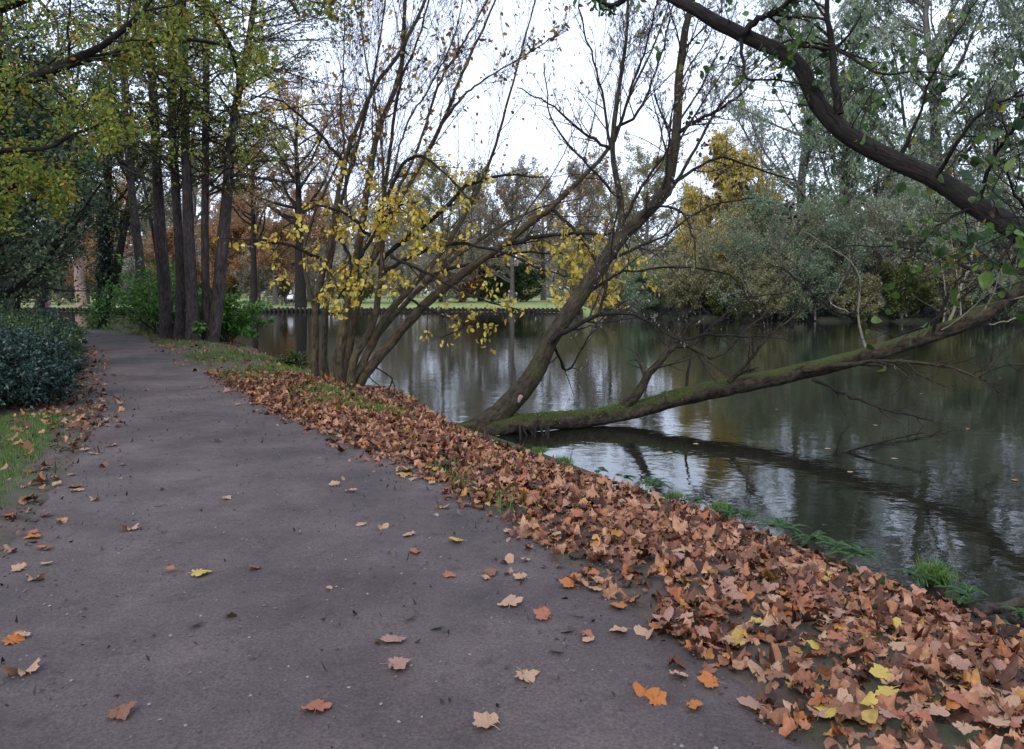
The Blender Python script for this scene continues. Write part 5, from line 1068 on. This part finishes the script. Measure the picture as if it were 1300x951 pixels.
PATH_LEAVES = [ # px, py, size m, colour, label
 (250, 725, .17, 'yellow', 'yellow tan lobed leaf flat on the left middle of the path'),
 (214, 722, .09, 'rust', 'small rusty leaf just left of the yellow tan path leaf'),
 (322, 722, .12, 'brown', 'curled brown leaf right of the yellow tan path leaf'),
 (166, 669, .17, 'tan', 'pale tan leaf alone on the left side of the path'),
 (80, 659, .13, 'orange', 'orange leaf on the path edge beside the grassy verge'),
 (26, 723, .14, 'tan', 'tan leaf at the left picture edge below the grass'),
 (12, 808, .16, 'orange', 'bright orange leaf at the lower left picture edge'),
 (32, 852, .20, 'tan', 'large tan leaf at the lower left corner'),
 (646, 770, .20, 'tan', 'large double lobed tan leaf on the near middle of the path'),
 (724, 746, .16, 'orange', 'orange yellow leaf lit brightly at the path edge'),
 (790, 800, .14, 'tan', 'tan leaf lowest at the right side of the path'),
 (641, 714, .15, 'tan', 'tan star shaped leaf above the double lobed leaf'),
 (568, 730, .12, 'rust', 'ragged rusty leaf in the middle of the path'),
 (582, 690, .17, 'yellow', 'yellow green star leaf on the path by the leaf drift'),
 (522, 682, .14, 'tan', 'tan leaf left of the yellow green star leaf'),
 (484, 671, .12, 'tan', 'small tan leaf, right one of a close pair'),
 (461, 666, .11, 'tan', 'small tan leaf, left one of a close pair'),
 (448, 625, .14, 'tan', 'tan leaf on the path beyond the close pair'),
 (286, 631, .12, 'tan', 'tan leaf alone in the path centre'),
 (562, 646, .16, 'tan', 'broad tan leaf just outside the leaf drift'),
 (512, 604, .20, 'yellow', 'yellow green leaf beside the drift where the path narrows'),
 (276, 559, .15, 'tan', 'flat tan leaf further up the path centre'),
 (142, 565, .22, 'tan', 'long tan leaf at the left of the path below the hedge'),
 (130, 592, .14, 'brown', 'brown leaf on the path near the grassy verge'),
 (505, 815, .17, 'pink', 'faded pinkish leaf on the near path'),
 (500, 850, .18, 'pink', 'faded leaf pressed into the near path below the pinkish one'),
 (475, 820, .07, 'dark', 'small dark curled leaf beside the pinkish leaf'),
 (288, 784, .09, 'dark', 'dark green curled leaf on the near left path'),
 (418, 749, .06, 'tan', 'tiny pale leaf in the path centre'),
 (516, 789, .08, 'grey', 'grey oval leaf left of the near path centre'),
 (562, 798, .08, 'grey', 'grey oval leaf right of the other grey one'),
 (728, 803, .12, 'grey', 'broad grey leaf near the lower drift edge'),
 (715, 832, .09, 'grey', 'grey leaf below the broad grey one'),
 (250, 790, .10, 'grey', 'faded grey leaf beside the dark curled one'),
 (665, 858, .16, 'tan', 'tan leaf at the bottom centre of the path'),
 (970, 853, .19, 'tan', 'tan leaf at the foot of the drift, bottom right'),
 (400, 905, .17, 'rust', 'rusty leaf at the very bottom of the path'),
 (620, 925, .18, 'tan', 'tan leaf at the very bottom, right of the rusty one'),
 (150, 900, .16, 'brown', 'brown leaf at the very bottom left'),
 (820, 880, .15, 'orange', 'orange leaf near the bottom, by the drift'),
 (305, 513, .16, 'tan', 'distant tan leaf on the path, left one of two'),
 (380, 505, .10, 'pink', 'distant pink leaf close to the stems'),
 (258, 492, .14, 'tan', 'distant tan leaf on the path near the bend'),
 (187, 495, .12, 'tan', 'far tan leaf on the left half of the path'),
]
for k, (x, y, sz, cl, lb) in enumerate(PATH_LEAVES):
    o = bpy.data.objects.new('fallen_leaf', LMESH[cl][k % 4]); col.objects.link(o); q_ = G(x, y, .02); o.location = (q_[0], q_[1], H1(q_[0], q_[1]) + .028)
    o.scale = (sz * .78,) * 3; o.rotation_euler = (rnd.uniform(-.15, .15), rnd.uniform(-.15, .15), rnd.uniform(0, 6.28)); tag(o, lb, 'leaf', 'single leaves lying on the path')
# more loose leaves of the drift's edge and the largest near leaves on top of the drift
cand = []
while len(cand) < 70:
    x, y = rnd.uniform(0, 1100), rnd.uniform(450, 940); q_ = G(x, y, 0.01)[:2]
    d_ = dpath(q_[None])[0]
    if -.9 < d_ < -.03 and q_[0] > -9 and (rnd.random() < math.exp(d_ * 4)): cand.append(q_)
names_ = {'tan': 'tan', 'pink': 'pinkish brown', 'brown': 'brown', 'rust': 'rusty', 'orange': 'orange', 'yellow': 'yellow'}
for k, q_ in enumerate(cand):
    cl = rnd.choice(['tan', 'tan', 'pink', 'brown', 'rust', 'orange', 'tan']); side = 'right' if q_[0] > np.interp(q_[1], (PR[:, 1]), (PR[:, 0] + PL[:, 0]) / 2) else 'left'
    o = bpy.data.objects.new('fallen_leaf', LMESH[cl][k % 4]); col.objects.link(o); o.location = (q_[0], q_[1], H1(*q_) + .028); o.scale = (rnd.uniform(.07, .13),) * 3
    o.rotation_euler = (rnd.uniform(-.2, .2), rnd.uniform(-.2, .2), rnd.uniform(0, 6.28)); tag(o, f'{names_[cl]} leaf loose on the {side} margin of the path', 'leaf', f'{names_[cl]} loose leaves on the {side} path margin')
top = []
while len(top) < 150:
    x, y = rnd.uniform(650, 1300), rnd.uniform(600, 950); q_ = G(x, y, -.05)[:2]
    if bank_d(q_[None])[0] > .5: top.append(q_)
for k, q_ in enumerate(top):
    cl = rnd.choice(['tan', 'tan', 'pink', 'pink', 'brown', 'rust', 'rust', 'rust', 'orange', 'yellow'] if k % 3 else ['tan', 'rust', 'pink']); 
    o = bpy.data.objects.new('fallen_leaf', LMESH[cl][k % 4]); col.objects.link(o); o.location = (q_[0], q_[1], H1(*q_) + rnd.uniform(.045, .075)); o.scale = (rnd.uniform(.085, .125),) * 3
    o.rotation_euler = (rnd.uniform(-.35, .35), rnd.uniform(-.35, .35), rnd.uniform(0, 6.28)); tag(o, f'{names_[cl]} leaf lying on top of the near leaf drift', 'leaf', f'{names_[cl]} leaves on top of the near drift')
# leaves floating on the pond
FL = [(885, 564), (1135, 583), (1290, 610), (1270, 480), (1052, 570), (985, 520), (770, 418), (700, 470), (610, 466), (950, 470), (1110, 540), (1230, 545), (850, 575), (1080, 600), (1170, 500), (660, 495)]
for k_ in range(46):
    q_ = np.array([rnd.uniform(-.9, 2.7), 0.]); q_[1] = np.interp(-q_[0], -NEAR[:7, 0], NEAR[:7, 1]); off_ = rnd.uniform(.03, .55) ** 1.4 + .12; q_ += np.array([off_ * .9, off_ * .4]); FL.append(tuple(q_))
for k, (x, y) in enumerate(FL):
    o = bpy.data.objects.new('floating_leaf', LMESH[['yellow', 'tan', 'orange'][k % 3]][k % 4]); col.objects.link(o); q_ = G(x, y, WATER) if k < 16 else (x, y); o.location = (q_[0], q_[1], WATER + .006); o.scale = (.09, .09, .02); o.rotation_euler = (0, 0, rnd.uniform(0, 6.28))
    nm = ['yellow', 'tan', 'orange'][k % 3]; tag(o, f'{nm} leaf floating on the pond', 'leaf', f'{nm} leaves floating on the pond')

# ------------------------------------------------------------ grass and bank plants
def blades(p, h, wd, rng, lean=.35):
    n = len(p); hh = h * rng.uniform(.5, 1.3, n); az = rng.uniform(0, 6.28, n); fz = rng.uniform(0, 6.28, n); l_ = lean * rng.uniform(.2, 1.3, n)
    sx = np.column_stack([np.cos(fz), np.sin(fz), np.zeros(n)]) * (wd * rng.uniform(.6, 1.3, n))[:, None]; dr = np.column_stack([np.cos(az), np.sin(az), np.zeros(n)])
    m_ = p + dr * (hh * l_ * .3)[:, None] + np.column_stack([np.zeros((n, 2)), hh * .55]); t_ = p + dr * (hh * l_)[:, None] + np.column_stack([np.zeros((n, 2)), hh * np.sqrt(np.maximum(1 - l_ * l_ * .8, .15))])
    V = np.stack([p - sx, p + sx, m_ + sx * .7, m_ - sx * .7, t_], 1); b_ = np.arange(n)[:, None] * 5
    return V.reshape(-1, 3), b_ + np.array([0, 1, 2, 3]), b_ + np.array([3, 2, 4])
def grass(g, p, h, wd, z=None, lean=.4):
    V, q4, t3 = blades(np.column_stack([p, H(p) if z is None else z]), h, wd, rng, lean)
    g.v.append(V); g.f.append(q4 + g.n); g.m.append(0); g.f.append(t3 + g.n); g.m.append(0); g.n += len(V)
def verge_d(p): dp = dpath(p); return ss(.12, .35, dp + .12 * wob(p[:, 0] * 2.2, p[:, 1] * 2.2)) * (p[:, 0] < -2.8) * (wob(p[:, 0] * 1.3 + 2, p[:, 1] * 1.6) > -.75)
g = Geo(); grass(g, scatter(70000, (-8, -2.9, 3, 9.9), verge_d), .05, .0034)
tag(g.build('grass', M['grass']), 'short green grass on the left verge in front of the hedge', 'grass', kind='stuff')
def patch(cx, cy, sx, sy, n): return np.column_stack([rng.normal(cx, sx, n), rng.normal(cy, sy, n)])
g = Geo(); a_ = G(450, 515, -.05)
P_ = np.concatenate([patch(a_[0], a_[1], .35, .45, 2200), patch(a_[0] + .45, a_[1] + .1, .15, .2, 900), patch(*G(410, 500, -.05)[:2], .3, .5, 1000), patch(*G(340, 478, -.1)[:2], .5, 1.1, 2200), patch(*G(300, 455, -.1)[:2], .8, 1.5, 3200), patch(*G(220, 436, 0)[:2], .9, .8, 1500), patch(*G(640, 640, 0)[:2], .2, .2, 150), patch(*G(570, 610, 0)[:2], .15, .3, 250)])
P_ = P_[(shore(P_)[0] > .0) & (dpath(P_) > .02)]; grass(g, P_, .09, .005)
tag(g.build('bank_grass', M['grass']), 'grass growing through the leaves along the bank around the stems', 'grass', kind='stuff')
g = Geo(); P_ = scatter(9000, (-30, -8, 26, 36), lambda q_: (shore(q_)[0] > .02) * (dpath(q_) > .1) * 1.0); grass(g, P_, .14, .012)
tag(g.build('far_verge_grass', M['grass']), 'rough grass along the water where the path bends', 'grass', kind='stuff')

def snap(q_, d=.0):
    q_ = np.array(q_, float)
    for _ in range(120):
        if shore(q_[None, :2])[0][0] >= d: break
        q_[0] -= .02; q_[1] -= .01
    return q_
def post(label, px, py, h, r_, tuft=None, seed=0, dz=0):
    q_ = snap(G(px, py, WATER + h), -.16); b = np.array([(q_[0], q_[1], WATER - .3), (q_[0] + .005, q_[1], WATER + h * .5), (q_[0], q_[1], WATER + h)])
    root = empty('wooden_post', (q_[0], q_[1], WATER), label, 'post'); g = Geo(); c = smooth_line(b, 6); tubes(g, c, np.full(6, r_) * np.linspace(1.05, .95, 6), 14, rng, .06, cap=True); g.build('shaft', M['wood_wet'], root)
    return q_
def tuft(label, q_, n, h, wd=.003, spread=.05, lean=.9, mat='grass'):
    root = empty('grass_tuft', tuple(q_), label, 'grass tuft', 'grass tufts along the near waterline'); g = Geo(); pp = np.column_stack([rng.normal(q_[0], spread, n), rng.normal(q_[1], spread, n)]); grass(g, pp, h, wd, np.full(n, q_[2]), lean)
    o = g.build('blades', M[mat], root); o['kind'] = 'stuff'
for lb, x, y, h, r_, tf in (('stump post with a green mossy tuft nearest the many stemmed tree', 517, 506, .15, .06, 'short mossy tuft on the post nearest the many stemmed tree'),
        ('short dark stump on the waterline left of the leaning trunk', 533, 520, .10, .09, None),
        ('rounded mossy post in the water right of the leaning trunk foot', 700, 572, .17, .045, 'rounded tuft on the post right of the leaning trunk foot'),
        ('post behind the tall green grass tuft', 722, 578, .10, .045, None),
        ('post carrying the tall green grass tuft on the waterline', 745, 588, .10, .05, 'tall fresh green tuft on the waterline post'),
        ('post hidden under the fern at the waterline', 850, 612, .10, .05, None),
        ('small post with reeds before the reflected branch', 883, 628, .13, .045, 'upright olive tuft before the reflected branch'),
        ('squared post standing in front of the bright water patch', 953, 640, .16, .06, 'mossy wisp on the squared post'),
        ('dark post near the right edge with trailing grass on top', 1222, 728, .20, .065, 'shaggy tuft on the dark post near the right edge'),
        ('blackened post nearest the driftwood', 1268, 745, .15, .085, None)):
    q_ = post(lb, x, y, h, r_)
    if tf: tuft(tf, q_, 420 if 'tall' in tf or 'shaggy' in tf else 260, .12 if ('tall' in tf or 'shaggy' in tf) else .06, .0035, .045)
# mossy edging log at the water's edge
def log(name, label, rows, mat, cat, K=26, n=14, lump=.05):
    root = empty(name, tuple(rows[0][:3]), label, cat); c = smooth_line(np.array(rows, float), K); g = Geo(); tubes(g, c[:, :3], c[:, 3], n, rng, lump, cap=True); g.build('shaft', mat, root); return root
def gz(x, y, z, r_): q_ = snap(G(x, y, z), -.05); return (q_[0], q_[1], z, r_)
log('edging_log', 'long greenish timber edging the bank under the leaning trunk', [gz(560, 541, -.27, .05), gz(620, 558, -.27, .055), (gz(680, 578, -.27, .055)), gz(735, 596, -.28, .05), gz(780, 612, -.3, .04)], M['wood_wet'], 'edging timber')
log('edging_log', 'timber edging below the ferns in the middle of the shore', [gz(800, 622, -.32, .045), gz(880, 645, -.33, .045), gz(960, 668, -.33, .04)], M['wood_wet'], 'edging timber')
log('edging_log', 'timber edging half buried in leaves near the right edge', [gz(1010, 690, -.33, .045), gz(1110, 716, -.33, .045), gz(1215, 750, -.34, .04)], M['wood_wet'], 'edging timber')
dr = log('driftwood', 'dark forked piece of driftwood on the leaves at the right edge', [(*P(1236, 780, 4.42), .022), (*P(1258, 773, 4.4), .034), (*P(1278, 772, 4.35), .036), (*P(1300, 766, 4.33), .040), (*P(1335, 768, 4.3), .042), (*P(1380, 775, 4.2), .04)], M['driftwood'], 'branch', 30)
g = Geo(); c = smooth_line(np.array([(*P(1276, 774, 4.33), .026), (*P(1288, 788, 4.22), .024), (*P(1320, 797, 4.1), .02)]), 10); tubes(g, c[:, :3], c[:, 3], 10, rng, .08, cap=True); g.build('side_branch', M['driftwood'], dr)
def stick(label, rows, Y=None):
    c = smooth_line(np.array(rows, float), 22); root = empty('dead_branch', tuple(c[0, :3]), label, 'branch'); g = Geo(); tubes(g, c[:, :3], c[:, 3], 8, rng, .05); g.build('shaft', M['bark_dark'], root); return root
st_ = stick('bent dead twig standing in the water by the many stemmed tree', [(*P(478, 467, 13.4), .014), (*P(492, 476, 13.4), .012), (*P(498, 482, 13.4), .013), (*P(494, 495, 13.4), .011), (*P(495, 512, 13.4), .01)])
g = Geo(); c = smooth_line([P(498, 482, 13.4), P(501, 492, 13.35), P(499, 508, 13.3)], 8); tubes(g, c, np.full(8, .008), 6); g.build('side_twig', M['bark_dark'], st_)
stick('thin dead branch lying along the water at right', [(*G(1035, 586, WATER - .02), .012), (*P(1060, 577, 9.6), .02), (*P(1100, 566, 9.6), .016), (*P(1140, 556, 9.6), .012), (*P(1172, 549, 9.6), .009)])
for k, (x, y, l_) in enumerate(((445, 492, 'pale thin stick leaning at the foot of the stems'), (470, 480, 'short pale stick behind the foot stick'))):
    stick(l_, [(*P(x - 12, y - 16, 13.6), .008), (*P(x, y, 13.5), .009), (*P(x + 12, y + 10, 13.45), .007)])

# ferns and weeds at the shoreline
def fern(label, q_, n, L_, seed, mat='fern', leafl=.035):
    r3 = np.random.default_rng(seed); root = empty('waterside_fern', tuple(q_), label, 'fern'); 
    az = r3.uniform(0, 6.28, n); d = np.column_stack([np.cos(az), np.sin(az), r3.uniform(.5, 1.3, n)]); d = norm(d); pts = [np.tile(q_, (n, 1)) + r3.normal(0, .02, (n, 3)) * [1, 1, 0]]
    for k in range(6): d = norm(d + [0, 0, -.24]); pts.append(pts[-1] + d * (L_ * r3.uniform(.12, .2, (n, 1))))
    C = np.stack(pts, 1); g = Geo(); tubes(g, C, np.tile(np.linspace(.003, .001, 7), (n, 1)), 4); tag(g.build('fronds', M['grass'], root), kind='stuff')
    g = Geo(); m_ = 16
    for sd_ in (-1, 1):
        for k in range(m_):
            u = .12 + .86 * k / m_; uu = u * 6; i_ = min(int(uu), 5); f_ = uu - i_; p = C[:, i_] * (1 - f_) + C[:, i_ + 1] * f_; t_ = norm(C[:, i_ + 1] - C[:, i_]); s_ = norm(np.cross(t_, [0, 0, 1.0])) * sd_
            y = norm(s_ + t_ * .5 + [0, 0, -.15]); z = norm(np.cross(y, t_) * sd_); fr = np.stack([np.cross(y, z), y, z], 1); leaves(g, T_rhomb(.2), p, fr, leafl * (1.25 - u) * 1.4)
    tag(g.build('leaflets', M[mat], root), kind='stuff')
FR = [('bushy fern on the waterline right of the tall grass tuft', 840, 618, 16, .34), ('small fern sprig left of the bushy fern', 822, 606, 6, .22), ('low fern in front of the olive reed tuft', 890, 640, 8, .22),
      ('fern left of the squared post', 930, 655, 7, .2), ('broad fern at the middle of the right shore', 1030, 668, 14, .34), ('fern right next to the broad fern', 1066, 684, 12, .3),
      ('bright fern where the shore nears the dark post', 1135, 700, 14, .32), ('fern between the bright fern and the dark post', 1110, 692, 9, .26), ('weed fern at the base of the dark post', 1185, 735, 12, .26), ('small fern at the right edge by the driftwood', 1296, 740, 9, .24), ('tiny fern above the green edging timber', 770, 600, 6, .16), ('leafy weed by the driftwood fork', 1300, 785, 9, .2), ('fern tuft right of the squared post', 985, 655, 9, .24)]
for k, (lb, x, y, n, l_) in enumerate(FR): fern(lb, snap(G(x, y, -.22), -.04) + np.array([0, 0, .03]), n, l_ * .62, 700 + k, leafl=.026)
print('done')
